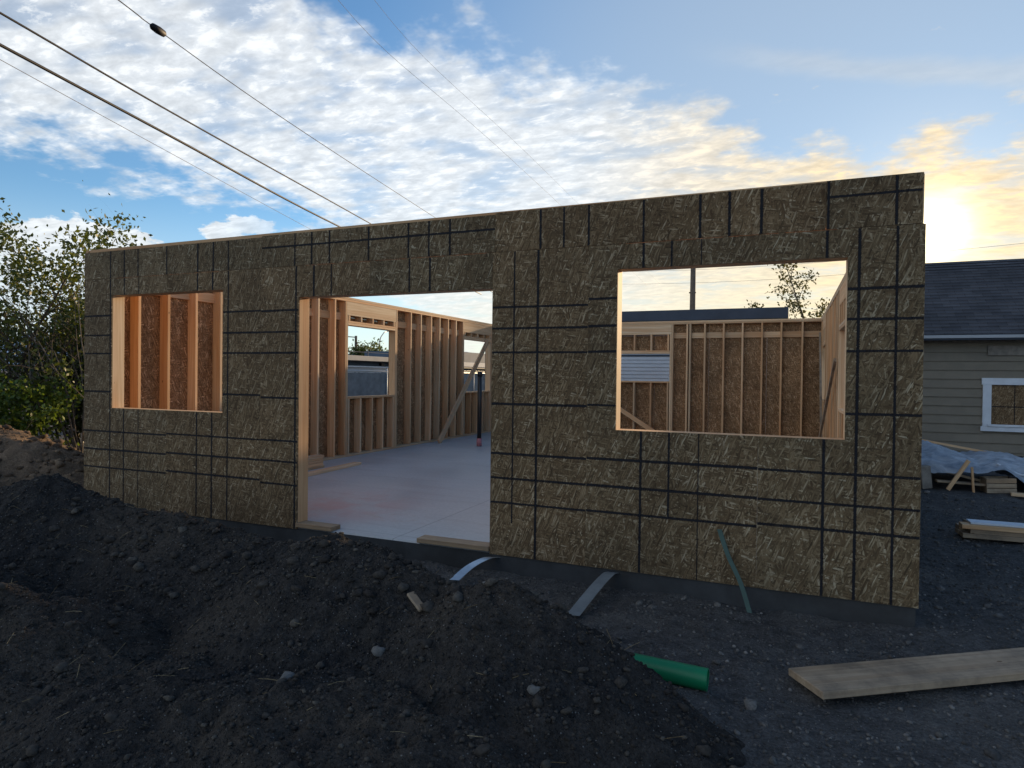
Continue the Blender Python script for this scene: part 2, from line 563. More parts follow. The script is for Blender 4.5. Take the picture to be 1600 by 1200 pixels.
def mesh(name, verts, faces, mats, smooth=False, midx=None, tone=None):
    me = bpy.data.meshes.new(name)
    me.from_pydata([tuple(map(float, v)) for v in verts], [], [tuple(map(int, f)) for f in faces])
    for mt in (mats if isinstance(mats, (list, tuple)) else [mats]):
        me.materials.append(MAT[mt])
    if midx is not None:
        me.polygons.foreach_set('material_index', midx)
    if smooth:
        me.polygons.foreach_set('use_smooth', [True] * len(me.polygons))
    if tone is not None:
        at = me.attributes.new('tone', 'FLOAT', 'POINT')
        at.data.foreach_set('value', np.asarray(tone, dtype=np.float32))
    me.update()
    return me


def fast_mesh(name, V, F, mats, smooth=False, tone=None):
    """V (n,3) and F (m,k) numpy arrays, all faces with k corners"""
    me = bpy.data.meshes.new(name)
    V = np.ascontiguousarray(V, dtype=np.float32)
    F = np.ascontiguousarray(F, dtype=np.int32)
    m, k = F.shape
    me.vertices.add(len(V))
    me.vertices.foreach_set('co', V.ravel())
    me.loops.add(m * k)
    me.loops.foreach_set('vertex_index', F.ravel())
    me.polygons.add(m)
    me.polygons.foreach_set('loop_start', np.arange(0, m * k, k, dtype=np.int32))
    me.polygons.foreach_set('loop_total', np.full(m, k, dtype=np.int32))
    if smooth:
        me.polygons.foreach_set('use_smooth', np.ones(m, dtype=bool))
    for mt in (mats if isinstance(mats, (list, tuple)) else [mats]):
        me.materials.append(MAT[mt])
    if tone is not None:
        at = me.attributes.new('tone', 'FLOAT', 'POINT')
        at.data.foreach_set('value', np.asarray(tone, dtype=np.float32))
    me.validate()
    me.update()
    return me


def obj(name, me, parent=None, loc=(0, 0, 0), rot=(0, 0, 0)):
    return link(bpy.data.objects.new(name, me), parent, loc, rot)


BOXES = {}


def box_data(sx, sy, sz, mat, ch=.003):
    """chamfered box, corner at the local origin; alike boxes share their mesh"""
    key = (round(sx, 4), round(sy, 4), round(sz, 4), mat, ch)
    if key in BOXES:
        return BOXES[key]
    bm = bmesh.new()
    c = min(ch, sx * .3, sy * .3, sz * .3)
    d = (sx, sy, sz)
    ids = {}
    for sg in ((a, b_, c_) for a in (0, 1) for b_ in (0, 1) for c_ in (0, 1)):
        for ax in range(3):
            p = []
            for k in range(3):
                e = 0 if k == ax else c
                p.append(e if sg[k] == 0 else d[k] - e)
            ids[(sg, ax)] = bm.verts.new(p)
    for ax in range(3):
        o1, o2 = [k for k in range(3) if k != ax]
        for s in (0, 1):
            quad = []
            for a, b_ in ((0, 0), (1, 0), (1, 1), (0, 1)):
                sg = [0, 0, 0]
                sg[ax], sg[o1], sg[o2] = s, a, b_
                quad.append(ids[(tuple(sg), ax)])
            bm.faces.new(quad)
    for ax in range(3):
        o1, o2 = [k for k in range(3) if k != ax]
        for a in (0, 1):
            for b_ in (0, 1):
                q = []
                for s in (0, 1):
                    sg = [0, 0, 0]
                    sg[ax], sg[o1], sg[o2] = s, a, b_
                    q.append((ids[(tuple(sg), o1)], ids[(tuple(sg), o2)]))
                bm.faces.new((q[0][0], q[0][1], q[1][1], q[1][0]))
    for sg in ((a, b_, c_) for a in (0, 1) for b_ in (0, 1) for c_ in (0, 1)):
        bm.faces.new([ids[(sg, ax)] for ax in range(3)])
    bmesh.ops.recalc_face_normals(bm, faces=bm.faces)
    me = bpy.data.meshes.new('box')
    bm.to_mesh(me)
    bm.free()
    me.materials.append(MAT[mat])
    BOXES[key] = me
    return me


def box(name, x0, y0, z0, x1, y1, z1, mat, parent=None, ch=.003):
    return obj(name, box_data(x1 - x0, y1 - y0, z1 - z0, mat, ch), parent, (x0, y0, z0))


def tube_arrays(pts, rad, n=6, closed_ends=True):
    """tube along a polyline; rad a number or a list"""
    pts = [Vector(p) for p in pts]
    if not isinstance(rad, (list, tuple)):
        rad = [rad] * len(pts)
    V, F = [], []
    prev = None
    for i, p in enumerate(pts):
        t = (pts[min(i + 1, len(pts) - 1)] - pts[max(i - 1, 0)]).normalized()
        if prev is None:
            a = t.orthogonal().normalized()
        else:
            a = (prev - t * prev.dot(t))
            a = a.normalized() if a.length > 1e-6 else t.orthogonal().normalized()
        prev = a
        b_ = t.cross(a)
        for k in range(n):
            an = 2 * math.pi * k / n
            V.append(p + (a * math.cos(an) + b_ * math.sin(an)) * rad[i])
    for i in range(len(pts) - 1):
        for k in range(n):
            F.append((i * n + k, i * n + (k + 1) % n, (i + 1) * n + (k + 1) % n, (i + 1) * n + k))
    if closed_ends:
        F.append(tuple(range(n - 1, -1, -1)))
        F.append(tuple((len(pts) - 1) * n + k for k in range(n)))
    return V, F


def tube(name, pts, rad, mat, parent=None, n=8, smooth=True):
    V, F = tube_arrays(pts, rad, n)
    return obj(name, mesh(name, V, F, mat, smooth), parent)


# value noise for the soil surfaces
_rs = np.random.RandomState(11)
_T = _rs.rand(256, 256)


def vnoise(x, y):
    xi, yi = np.floor(x).astype(int), np.floor(y).astype(int)
    fx, fy = x - xi, y - yi
    fx, fy = fx * fx * (3 - 2 * fx), fy * fy * (3 - 2 * fy)
    g = lambda i, j: _T[(xi + i) % 256, (yi + j) % 256]
    return (g(0, 0) * (1 - fx) + g(1, 0) * fx) * (1 - fy) + (g(0, 1) * (1 - fx) + g(1, 1) * fx) * fy - .5


def fbm(x, y, f, octv=4, gain=.5):
    s, a = 0, 1.0
    for o in range(octv):
        s = s + a * vnoise(x * f + 17.3 * o, y * f + 9.1 * o)
        f *= 2.03
        a *= gain
    return s


# ------------------------------------------------------------------ ground and soil heaps
GZ = -.17


def ground_h(x, y):
    h = GZ + .040 * fbm(x, y, .8, 3) + .030 * fbm(x, y, 4.0, 3) + .016 * fbm(x, y, 15.0, 2)
    return h + np.clip((y - 3.0) * .008, 0, .08)


def axis_coords(lo, hi, step, far):
    mid = list(np.arange(lo, hi + 1e-6, step))
    out, s, v = [], step, hi
    while v < far:
        s *= 1.16
        v += s
        out.append(v)
    neg, s, v = [], step, lo
    while v > -far:
        s *= 1.16
        v -= s
        neg.append(v)
    return np.array(neg[::-1] + mid + out)


def grid_mesh(name, X, Y, Z, mat):
    ny, nx = Z.shape
    V = np.stack([X, Y, Z], -1).reshape(-1, 3)
    i = np.arange(ny - 1)[:, None] * nx + np.arange(nx - 1)[None, :]
    F = np.stack([i, i + 1, i + nx + 1, i + nx], -1).reshape(-1, 4)
    return fast_mesh(name, V, F, mat, True)


gx = axis_coords(4.2, 11.2, .03, 2800)
gy = axis_coords(-3.4, 4.2, .03, 2800)
X, Y = np.meshgrid(gx, gy)
Z = ground_h(X, Y)
Z = np.where((X > .3) & (X < 7.7) & (Y > .3) & (Y < 10.6), -.32, Z)
ground = obj('ground', grid_mesh('ground', X, Y, Z, 'ground'))
tag(ground, kind='structure')

RIDGE = [(-1.16, -2.01, .08), (.42, -1.67, .27), (1.30, -1.57, .47), (1.86, -1.49, .63), (2.26, -1.43, .50), (2.65, -1.38, .39),
         (3.33, -1.31, .36), (4.02, -1.35, .27), (4.26, -1.41, .28), (4.53, -1.46, .40), (4.78, -1.52, .40), (5.01, -1.58, .37),
         (5.26, -1.64, .32), (5.50, -1.70, .28), (5.67, -1.74, .32), (5.90, -1.75, .39), (6.09, -1.78, .33), (6.25, -1.84, .24),
         (6.40, -1.97, .07), (6.66, -2.06, -.07), (7.0, -2.08, -.13), (7.27, -1.98, -.14), (7.49, -1.94, -.20)]
RIDGE_FAR = [(-8.5, -.8, .9), (-5.86, -.08, .90), (-3.23, .49, .80), (-2.52, .57, .66), (-1.99, .57, .50), (-1.33, .52, .27), (-.84, .40, .12), (-.5, .3, -.1)]


def heap_h(x, y, ridge, front, back, rnd=.10):
    best = np.full(x.shape, -9.0)
    for (ax, ay, az_), (bx, by, bz) in zip(ridge[:-1], ridge[1:]):
        dx_, dy_ = bx - ax, by - ay
        t = np.clip(((x - ax) * dx_ + (y - ay) * dy_) / (dx_ * dx_ + dy_ * dy_), 0, 1)
        px, py = ax + t * dx_, ay + t * dy_
        d = np.hypot(x - px, y - py)
        side = (y - py) < 0
        sl = np.where(side, front, back)
        best = np.maximum(best, az_ + t * (bz - az_) - sl * (np.sqrt(d * d + rnd * rnd) - rnd))
    return best


def near_heap(x, y):
    wx, wy = x + .07 * fbm(x, y, 1.7, 3), y + .10 * fbm(x + 40, y, 1.7, 3)
    h = heap_h(wx, wy, RIDGE, .60, 1.05, .07)
    # a second lobe slumped towards the viewer
    h = np.maximum(h, heap_h(wx, wy, [(.2, -2.8, .20), (2.0, -2.65, .27), (3.4, -2.55, .12)], .33, .5, .2))
    h = np.maximum(h, heap_h(wx, wy, [(4.6, -2.65, .04), (5.6, -2.6, .08), (6.3, -2.65, -.05)], .30, .4, .2))
    on = np.clip((h - GZ + .05) / .25, 0, 1)
    crest = np.exp(-((y + 1.6) / .5) ** 2)
    h = h + on * ((.085 - .06 * crest) * fbm(x, y, 2.3, 3) + (.055 - .02 * crest) * fbm(x, y, 7.0, 3) + .030 * np.abs(fbm(x, y, 17.0, 3)) + .022 * fbm(x, y, 32.0, 2) - .008)
    return h


def far_heap(x, y):
    wx, wy = x + .25 * fbm(x + 9, y, .9, 3), y + .25 * fbm(x, y + 30, .9, 3)
    h = heap_h(wx, wy, RIDGE_FAR, .55, .6, .2)
    return h + .10 * fbm(x, y, 1.8, 3) + .07 * fbm(x, y, 6.0, 3) + .03 * fbm(x, y, 20.0, 2)


def heap(name, fn, x0, x1, y0, y1, step, mat, label):
    xs, ys = np.arange(x0, x1, step), np.arange(y0, y1, step)
    X, Y = np.meshgrid(xs, ys)
    Z = np.maximum(fn(X, Y), GZ - .12)
    # rim sinks below the ground
    rim = np.minimum(np.minimum(X - x0, x1 - X), np.minimum(Y - y0, y1 - Y))
    Z = np.where(rim < .12, np.minimum(Z, GZ - .10), Z)
    ox, oy = (x0 + x1) / 2, (y0 + y1) / 2
    o = obj(name, grid_mesh(name, X - ox, Y - oy, Z - GZ, mat), None, (ox, oy, GZ))
    tag(o, label, 'dirt mound')
    return o


mound = heap('dirt_mound', near_heap, -2.6, 8.1, -4.5, -.12, .02, 'dirt', 'long dark heap of excavated soil in front of the sheathed wall')
mound2 = heap('dirt_mound', far_heap, -9.5, -.15, -2.6, 2.4, .045, 'dirt_brown', 'sunlit brown soil heap beyond the left end of the wall')


# loose clods and stones lying on the soil (far too many to count)
def rock_templates(seed, sub):
    rs = np.random.RandomState(seed)
    out = []
    for k in range(9):
        bm = bmesh.new()
        bmesh.ops.create_icosphere(bm, subdivisions=sub, radius=1.0)
        V = np.array([v.co[:] for v in bm.verts])
        F = np.array([[v.index for v in f.verts] for f in bm.faces])
        bm.free()
        d = rs.randn(5, 3)
        r = 1 + .16 * np.tanh(V @ d.T).sum(1) * .6 + rs.uniform(-.27, .27, len(V))
        out.append((V * r[:, None] * np.array([1, rs.uniform(.6, 1), rs.uniform(.42, .75)]), F))
    return out


TPL1, TPL2 = rock_templates(3, 1), rock_templates(4, 2)


def scatter(name, pts, sizes, tones, tpl, mat, parent, origin, seed):
    rs = np.random.RandomState(seed)
    VV, FF, TT, off = [], [], [], 0
    for (x, y, z), s, tn in zip(pts, sizes, tones):
        V, F = tpl[rs.randint(len(tpl))]
        a, b_ = rs.uniform(0, 6.28), rs.uniform(-.6, .6)
        ca, sa, cb, sb = math.cos(a), math.sin(a), math.cos(b_), math.sin(b_)
        M = np.array([[ca, -sa, 0], [sa, ca, 0], [0, 0, 1]]) @ np.array([[1, 0, 0], [0, cb, -sb], [0, sb, cb]])
        VV.append((V * s) @ M.T + np.array([x - origin[0], y - origin[1], z - origin[2] + s * .18]))
        FF.append(F + off)
        TT.append(np.full(len(V), tn))
        off += len(V)
    o = obj(name, fast_mesh(name, np.concatenate(VV), np.concatenate(FF), mat, False, np.concatenate(TT)), parent)
    tag(o, kind='stuff')
    return o


rs = np.random.RandomState(5)


def clod_set(n, fn, x0, x1, y0, y1, lo, hi, pw, keep=None):
    x, y = rs.uniform(x0, x1, n), rs.uniform(y0, y1, n)
    if keep is not None:
        k = keep(x, y)
        x, y = x[k], y[k]
    z = fn(x, y)
    s = lo + (hi - lo) * rs.rand(len(x)) ** pw
    tn = np.clip(rs.beta(1.6, 3.2, len(x)) + (rs.rand(len(x)) < .05) * .8, 0, 1.6)
    return np.stack([x, y, z], 1), s, tn


on_heap = lambda x, y: near_heap(x, y) > ground_h(x, y) + .01
off_heap = lambda x, y: (near_heap(x, y) < ground_h(x, y)) & ~((x > -.05) & (x < 8.05) & (y > -.03) & (y < 11))
p1 = clod_set(42000, near_heap, .2, 7.7, -3.9, -.6, .003, .015, 2.6, on_heap)
scatter('clods', *p1, TPL1, 'clod', mound, mound.location, 1)
p2 = clod_set(900, near_heap, .2, 7.7, -3.9, -.7, .012, .036, 3.4, on_heap)
scatter('clods', *p2, TPL2, 'clod', mound, mound.location, 2)
p6 = clod_set(260, near_heap, 2.2, 6.6, -1.95, -1.2, .016, .042, 2.0, on_heap)
scatter('clods', *p6, rock_templates(9, 2), 'clod', mound, mound.location, 9)
p3 = clod_set(1300, far_heap, -5.5, -.8, -1.6, 1.6, .012, .07, 2.6, lambda x, y: far_heap(x, y) > GZ + .05)
scatter('clods', *p3, TPL1, 'clod_brown', mound2, mound2.location, 3)
p4 = clod_set(40000, ground_h, 4.3, 11.3, -3.3, 6.0, .003, .016, 2.4, off_heap)
g_ = scatter('gravel', *p4, TPL1, 'pebble', None, (0, 0, 0), 4)
tag(g_, 'loose gravel and small clods on the bare ground beside the slab', 'gravel')
p5 = clod_set(700, ground_h, 4.3, 11.3, -3.3, 6.0, .012, .035, 2.6, off_heap)
scatter('gravel_coarse', *p5, TPL2, 'pebble', None, (0, 0, 0), 5)
tag(bpy.data.objects['gravel_coarse'], 'scattered fist sized lumps of soil on the bare ground', 'gravel')


def straws(name, pts, lo, hi, parent, origin, seed):
    r_ = np.random.RandomState(seed)
    VV, FF, TT, off = [], [], [], 0
    for x, y, z in pts:
        L_ = r_.uniform(lo, hi)
        a, e = r_.uniform(0, 6.28), abs(r_.normal(0, .35))
        d = np.array([math.cos(a) * math.cos(e), math.sin(a) * math.cos(e), math.sin(e)])
        sdv = np.array([-math.sin(a), math.cos(a), 0]) * r_.uniform(.0008, .002)
        c = np.array([x - origin[0], y - origin[1], z - origin[2] + .004])
        bend = np.array([0, 0, r_.uniform(0, .06) * L_])
        P = [c, c + d * L_ * .5 + bend, c + d * L_]
        for q in P:
            VV += [q - sdv, q + sdv, q + np.array([0, 0, .002])]
        for k in (0, 3):
            for i, j in ((0, 1), (1, 2), (2, 0)):
                FF.append((off + k + i, off + k + j, off + k + 3 + j, off + k + 3 + i))
        TT += [r_.rand()] * 9
        off += 9
    o = obj(name, fast_mesh(name, np.array(VV), np.array(FF), 'straw', False, TT), parent)
    return tag(o, kind='stuff')


sx, sy = rs.uniform(1.5, 7.2, 240), rs.uniform(-3.2, -.9, 240)
k_ = on_heap(sx, sy)
straws('straw', np.stack([sx, sy, near_heap(sx, sy)], 1)[k_], .02, .10, mound, mound.location, 7)

# the few stones one can point to
STONES = [((5.10, -2.50), .034, 'pale grey stone half way down the dark soil heap, largest pale stone on its face'),
          ((6.22, -2.24), .030, 'rounded pale stone low on the right shoulder of the dark soil heap'),
          ((5.78, -1.80), .022, 'small pale stone near the crest of the soil heap by the right strap'),
          ((5.33, -2.10), .036, 'dark rounded stone on the face of the soil heap, left of the pale ones'),
          ((8.55, .55), .028, 'small white stone on the bare ground right of the wall corner')]
for (x, y), s, lab in STONES:
    a_ = np.array([x]), np.array([y])
    z = float(np.maximum(near_heap(*a_), ground_h(*a_))[0])
    V, F = TPL2[int(x * 10) % 9]
    st = obj('stone', fast_mesh('stone', V * s, F, 'stone', True), None, (x, y, z + s * .25))
    tag(st, lab, 'stone')

zs_ = float(near_heap(np.array([5.40]), np.array([-1.82]))[0])
o = obj('wood_scrap', box_data(.17, .045, .018, 'weathered_x', .005), None, (5.30, -1.80, zs_ + .012), (R(10), R(14), R(-35)))
tag(o, 'small pale wood splinter half buried near the crest of the soil heap', 'scrap wood')

# ------------------------------------------------------------------ the house under construction
L, D, H = 7.981, 10.905, 2.772
OSB_T, ST_D, ST_W = .011, .140, .038
house = empty('house_frame', (L / 2, D / 2, 0))
tag(house, 'roofless wood framed house shell sheathed in strand board on a concrete slab', 'house frame')
HOFF = Vector((-L / 2, -D / 2, 0))


def subtract(a, b_, cuts):
    segs = [(a, b_)]
    for c0, c1 in cuts:
        nxt = []
        for s0, s1 in segs:
            if c1 <= s0 or c0 >= s1:
                nxt.append((s0, s1))
            else:
                if c0 > s0:
                    nxt.append((s0, c0))
                if c1 < s1:
                    nxt.append((c1, s1))
        segs = nxt
    return segs


def panel(name, parent, x0, x1, z0, z1, holes, ink_h=(), ink_v=(), seed=0, ymin=0.0):
    """one sheathing sheet cut round the openings, with the printed nailing lines on its outer face"""
    rr = random.Random(seed)
    w_, h_ = x1 - x0, z1 - z0
    hs = [(max(a - x0, 0), max(b_ - z0, 0), min(c - x0, w_), min(d - z0, h_)) for a, b_, c, d in holes if a < x1 and c > x0 and b_ < z1 and d > z0]
    xs = sorted({0.0, w_, *[h[0] for h in hs], *[h[2] for h in hs]})
    zs = sorted({0.0, h_, *[h[1] for h in hs], *[h[3] for h in hs]})
    xs = [v for i, v in enumerate(xs) if i == 0 or v - xs[i - 1] > .004]
    zs = [v for i, v in enumerate(zs) if i == 0 or v - zs[i - 1] > .004]
    inside = lambda i, j: 0 <= i < len(xs) - 1 and 0 <= j < len(zs) - 1 and not any(
        h[0] < (xs[i] + xs[i + 1]) / 2 < h[2] and h[1] < (zs[j] + zs[j + 1]) / 2 < h[3] for h in hs)
    V, F, MI, idx = [], [], [], {}

    def vt(i, k, j):
        if (i, k, j) not in idx:
            idx[(i, k, j)] = len(V)
            V.append((xs[i], (0, OSB_T)[k], zs[j]))
        return idx[(i, k, j)]
    for i in range(len(xs) - 1):
        for j in range(len(zs) - 1):
            if not inside(i, j):
                continue
            F.append((vt(i, 0, j), vt(i + 1, 0, j), vt(i + 1, 0, j + 1), vt(i, 0, j + 1)))
            F.append((vt(i, 1, j), vt(i, 1, j + 1), vt(i + 1, 1, j + 1), vt(i + 1, 1, j)))
            if not inside(i - 1, j):
                F.append((vt(i, 0, j), vt(i, 0, j + 1), vt(i, 1, j + 1), vt(i, 1, j)))
            if not inside(i + 1, j):
                F.append((vt(i + 1, 0, j), vt(i + 1, 1, j), vt(i + 1, 1, j + 1), vt(i + 1, 0, j + 1)))
            if not inside(i, j - 1):
                F.append((vt(i, 0, j), vt(i, 1, j), vt(i + 1, 1, j), vt(i + 1, 0, j)))
            if not inside(i, j + 1):
                F.append((vt(i, 0, j + 1), vt(i + 1, 0, j + 1), vt(i + 1, 1, j + 1), vt(i, 1, j + 1)))
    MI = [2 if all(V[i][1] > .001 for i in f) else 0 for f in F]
    UV = {}
    for z in ink_h:
        zz_ = z - z0
        wd = rr.uniform(.013, .017)
        for s0, s1 in subtract(.002, w_ - .002, [(h[0] - .001, h[2] + .001) for h in hs if h[1] < zz_ < h[3]]):
            tl = rr.uniform(-.003, .003)
            UV[len(F)] = ((0, 0), (0, s1 - s0), (1, s1 - s0), (1, 0))
            b0 = len(V)
            V += [(s0, -.0006, zz_ - wd), (s1, -.0006, zz_ - wd + tl), (s1, -.0006, zz_ + wd + tl), (s0, -.0006, zz_ + wd)]
            F.append((b0, b0 + 1, b0 + 2, b0 + 3))
            MI.append(1)
    for q in ink_v:
        x, zlo, zhi, wt = (*q, None, None, 1.0)[:4] if isinstance(q, tuple) else (q, None, None, 1.0)
        xx = x - x0
        wd = rr.uniform(.012, .017) * (wt or 1.0)
        for s0, s1 in subtract(.002 if zlo is None else zlo - z0, h_ - .002 if zhi is None else zhi - z0, [(h[1] - .001, h[3] + .001) for h in hs if h[0] < xx < h[2]]):
            UV[len(F)] = ((0, 0), (1, 0), (1, s1 - s0), (0, s1 - s0))
            b0 = len(V)
            V += [(xx - wd, -.0011, s0), (xx + wd, -.0011, s0), (xx + wd, -.0011, s1), (xx - wd, -.0011, s1)]
            F.append((b0, b0 + 1, b0 + 2, b0 + 3))
            MI.append(1)
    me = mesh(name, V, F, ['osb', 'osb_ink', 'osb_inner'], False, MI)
    if UV:
        uvl = me.uv_layers.new(name='ink')
        for fi, uvs in UV.items():
            for li, uv in zip(me.polygons[fi].loop_indices, uvs):
                uvl.data[li].uv = uv
    return obj(name, me, parent, (x0, ymin, z0))


def frame_wall(loc, rotz, x0, x1, openings, studs, blocks=True, label=None, head_low=False):
    """plates, studs, trimmers, headers, sills and cripples; local x along the wall, y inwards"""
    wl = empty('wall', Vector(loc) + HOFF, rotz, house)
    if label:
        wl['label'] = label
    ya, yb = OSB_T, OSB_T + ST_D
    W = lambda nm, a, z0, b_, z1, mat, y0=ya, y1=yb: box(nm, a, y0, z0, b_, y1, z1, mat, wl)
    top = H - 2 * ST_W
    for s0, s1 in subtract(x0, x1, [(o[0], o[1]) for o in openings if o[2] <= 0]):
        W('bottom_plate', s0, .001, s1, ST_W, 'wood_x')
    W('top_plate', x0, top, x1, top + ST_W - .0005, 'wood_x')
    W('top_plate', x0 + .002, top + ST_W, x1 - .002, H, 'wood_x')
    taken = [(x0, x0 + ST_W), (x1 - ST_W, x1)]
    for (a, b_, z0, z1) in openings:
        hh = min(.235, top - z1 - .12)
        kz = ST_W
        for s in (-1, 1):
            e = a if s < 0 else b_
            t0, t1 = sorted((e, e + s * ST_W))
            k0, k1 = sorted((e + s * (ST_W + .002), e + s * (2 * ST_W + .002)))
            W('trimmer', t0, kz if z0 > 0 else .001, t1, top - hh - .001, 'wood_z')
            W('king_stud', k0, kz, k1, top - .0005, 'wood_z')
            taken.append((k0, k1))
        W('header', a - ST_W + .001, top - hh, b_ + ST_W - .001, top - .001, 'wood_x', ya + .02, yb - .002)
        W('head_plate', a + .001, z1, b_ - .001, z1 + ST_W, 'wood_x')
        W('head_plate', a + .001, z1 + ST_W + .001, b_ - .001, z1 + 2 * ST_W, 'wood_x')
        n = max(2, round((b_ - a) / .41))
        for k in range(n + 1):
            cx = a + .02 + (b_ - a - .04 - ST_W) * k / n
            if top - hh - (z1 + 2 * ST_W) > .03:
                W('cripple_stud', cx, z1 + 2 * ST_W + .001, cx + ST_W, top - hh - .001, 'wood_z')
            if z0 > .2:
                W('cripple_stud', cx, ST_W + .001, cx + ST_W, z0 - ST_W - .001, 'wood_z')
        if z0 > .2:
            W('sill_plate', a + .001, z0 - ST_W, b_ - .001, z0, 'wood_x')
    spans = [(o[0] - .10, o[1] + .10) for o in openings]
    pos = []
    for s in studs:
        if not any(a < s < b_ for a, b_ in spans):
            pos.append(s)
    rr = random.Random(int(x1 * 100) + len(studs))
    for s in pos:
        j = rr.uniform(-.004, .004)
        W('stud', s - ST_W / 2 + j, ST_W + .0005, s + ST_W / 2 + j, top - .0005, 'wood_z')
        taken.append((s - ST_W / 2 + j, s + ST_W / 2 + j))
    for e in (x0, x1 - ST_W):
        W('stud', e, ST_W + .0005, e + ST_W, top - .0005, 'wood_z')
    if blocks:
        taken.sort()
        for (a0, a1), (b0, b1) in zip(taken[:-1], taken[1:]):
            if b0 - a1 > .12 and not any(o[0] - .05 < (a1 + b0) / 2 < o[1] + .05 for o in openings):
                W('blocking', a1 + .001, 2.372, b0 - .001, 2.372 + ST_D - .012, 'wood_x', ya + .001, ya + ST_W)
    return wl


# front wall
OPEN_F = [(.438, 2.045, 1.040, 2.258), (2.985, 4.967, 0, 2.150), (6.004, 7.552, 1.040, 2.253)]
front = frame_wall((0, 0, 0), 0, 0.0, L, OPEN_F, [.41 * k + .02 for k in range(1, 20)] + [2.5315, 1.2715, 5.7785, 7.0145])  # final joint studs added to stop light leaking through the panel gaps
front['label'] = 'dark strand board wall facing the viewer, with a doorway and two window openings'
box('cripple_stud', 6.996, OSB_T, 2.330, 7.034, OSB_T + ST_D, 2.4605, 'wood_z', front)  # unseen extra cripple, put in to block sky light at the panel joint
holes = [(a, z0 - 1e-4 if z0 == 0 else z0, b_, z1) for a, b_, z0, z1 in OPEN_F]
holes = [(a, -1 if z0 <= 0 else z0, b_, z1) for a, z0, b_, z1 in holes]
MAIN = [(0.0, 1.2710, (2.041, 1.829, 1.631, 1.217, .783, .585, .388), (.42, .636, (.857, None, None, .55))),
        (1.2720, 2.5310, (2.034, 1.83, 1.631, 1.224, .80, .603, .415), (1.70, 1.906, 2.112)),
        (2.5320, 3.7710, (2.030, 1.83, 1.631, 1.206, .80, .605, .388), (2.952, 3.158, (3.355, None, None, .6))),
        (3.7720, 4.9680, (), (4.18, 4.383)),
        (4.9690, 5.7780, (1.994, 1.823, 1.629, 1.212, .81, .611, .412), ((5.162, .25, None, .8), 5.365)),
        (5.7790, 7.0140, (2.035, 1.827, 1.632, 1.225, .816, .611, .413), (6.197, (6.403, .42, None, .8), (6.613, None, None, .5))),
        (7.0150, 7.992, (2.041, 1.841, 1.63, 1.215, .812, .606, .433), (7.427, 7.62, 7.837))]
for i, (a, b_, ih, iv) in enumerate(MAIN):
    panel('sheathing_panel', front, a, b_, -.018, 2.440, holes, ih, iv, i)
STRIP = [(0.0, 2.533, 2.738, (), (.42, .634, .843, 1.267, 1.702, 1.912, 2.11)),
         (2.536, 4.985, 2.748, (2.632,), (2.935, 3.13, 3.332, 3.757, 4.167, 4.369, 4.571)),
         (4.988, 7.415, 2.760, (), (5.38, 5.574, 5.774, 6.194, 6.6, 6.8, 7.012)),
         (7.418, 7.972, 2.768, (2.657,), (7.43, 7.828))]
for i, (a, b_, zt, ih, iv) in enumerate(STRIP):
    panel('sheathing_panel', front, a, b_, 2.4435, zt, holes, ih, iv, 40 + i)


def sheath(wl, x0, x1, openings, seed, top=2.76):
    hs = [(a, z0, b_, z1) for a, b_, z0, z1 in openings]
    n = math.ceil((x1 - x0) / 1.245)
    for k in range(n):
        a, b_ = x0 + k * 1.245, min(x0 + (k + 1) * 1.245 - .003, x1)
        full = [h for h in hs if h[0] <= a + .004 and h[2] >= b_ - .004]
        if full:
            panel('sheathing_panel', wl, a, b_, 0.0, full[0][1], [], (), (), seed + k)
            panel('sheathing_panel', wl, a, b_, full[0][3], 2.440, [], (), (), seed + k + 20)
        else:
            panel('sheathing_panel', wl, a, b_, 0.0, 2.440, hs, (), (), seed + k)
    n = math.ceil((x1 - x0) / 2.49)
    for k in range(n):
        a, b_ = x0 + k * 2.49, min(x0 + (k + 1) * 2.49 - .003, x1)
        panel('sheathing_panel', wl, a, b_, 2.4435, top, hs, (), (), seed + 50 + k)


inn = OSB_T + ST_D + .001
# left wall (local x runs from the back corner forwards)
yl = [.555, .956, 1.36, 1.763, 2.17, 2.57, 2.97, 3.37, 3.755, 4.173, 6.59, 6.98, 7.407, 7.774, 8.16, 8.54]
OPEN_L = [(D - 10.42, D - 8.945, 1.06, 2.30), (D - 6.003, D - 4.527, 1.047, 2.29)]
left = frame_wall((0, D, 0), -math.pi / 2, inn, D - inn, OPEN_L, [D - v for v in yl], label='side wall seen through the doorway, studs and two window openings')
sheath(left, .012, D - .012, OPEN_L, 100)
# back wall (local x runs right to left)
xb = [5.01, 5.08, 5.41, 5.82, 6.23, 6.64, 7.04, 7.46, 2.45, 2.04, 1.63, 1.22, .81, .41]
OPEN_B = [(L - 4.62, L - 2.95, 1.36, 2.01)]
back = frame_wall((L, D, 0), math.pi, 0.0, L, OPEN_B, [L - v for v in xb], label='far stud wall seen through the right window opening')
sheath(back, 0, L, OPEN_B, 200)
# right wall
yr = [.5, .91, 1.32, 1.73, 2.14, 2.55, 2.96, 3.37, 3.78, 5.6, 6.0, 6.4, 6.8, 7.2, 7.7, 8.1, 8.5]
OPEN_R = [(4.10, 5.22, 1.05, 2.12), (8.95, 10.15, 1.05, 2.12)]
right = frame_wall((L, 0, 0), math.pi / 2, inn, D - inn, OPEN_R, yr, label='right hand stud wall with small window openings')
sheath(right, .012, D - .012, OPEN_R, 300)

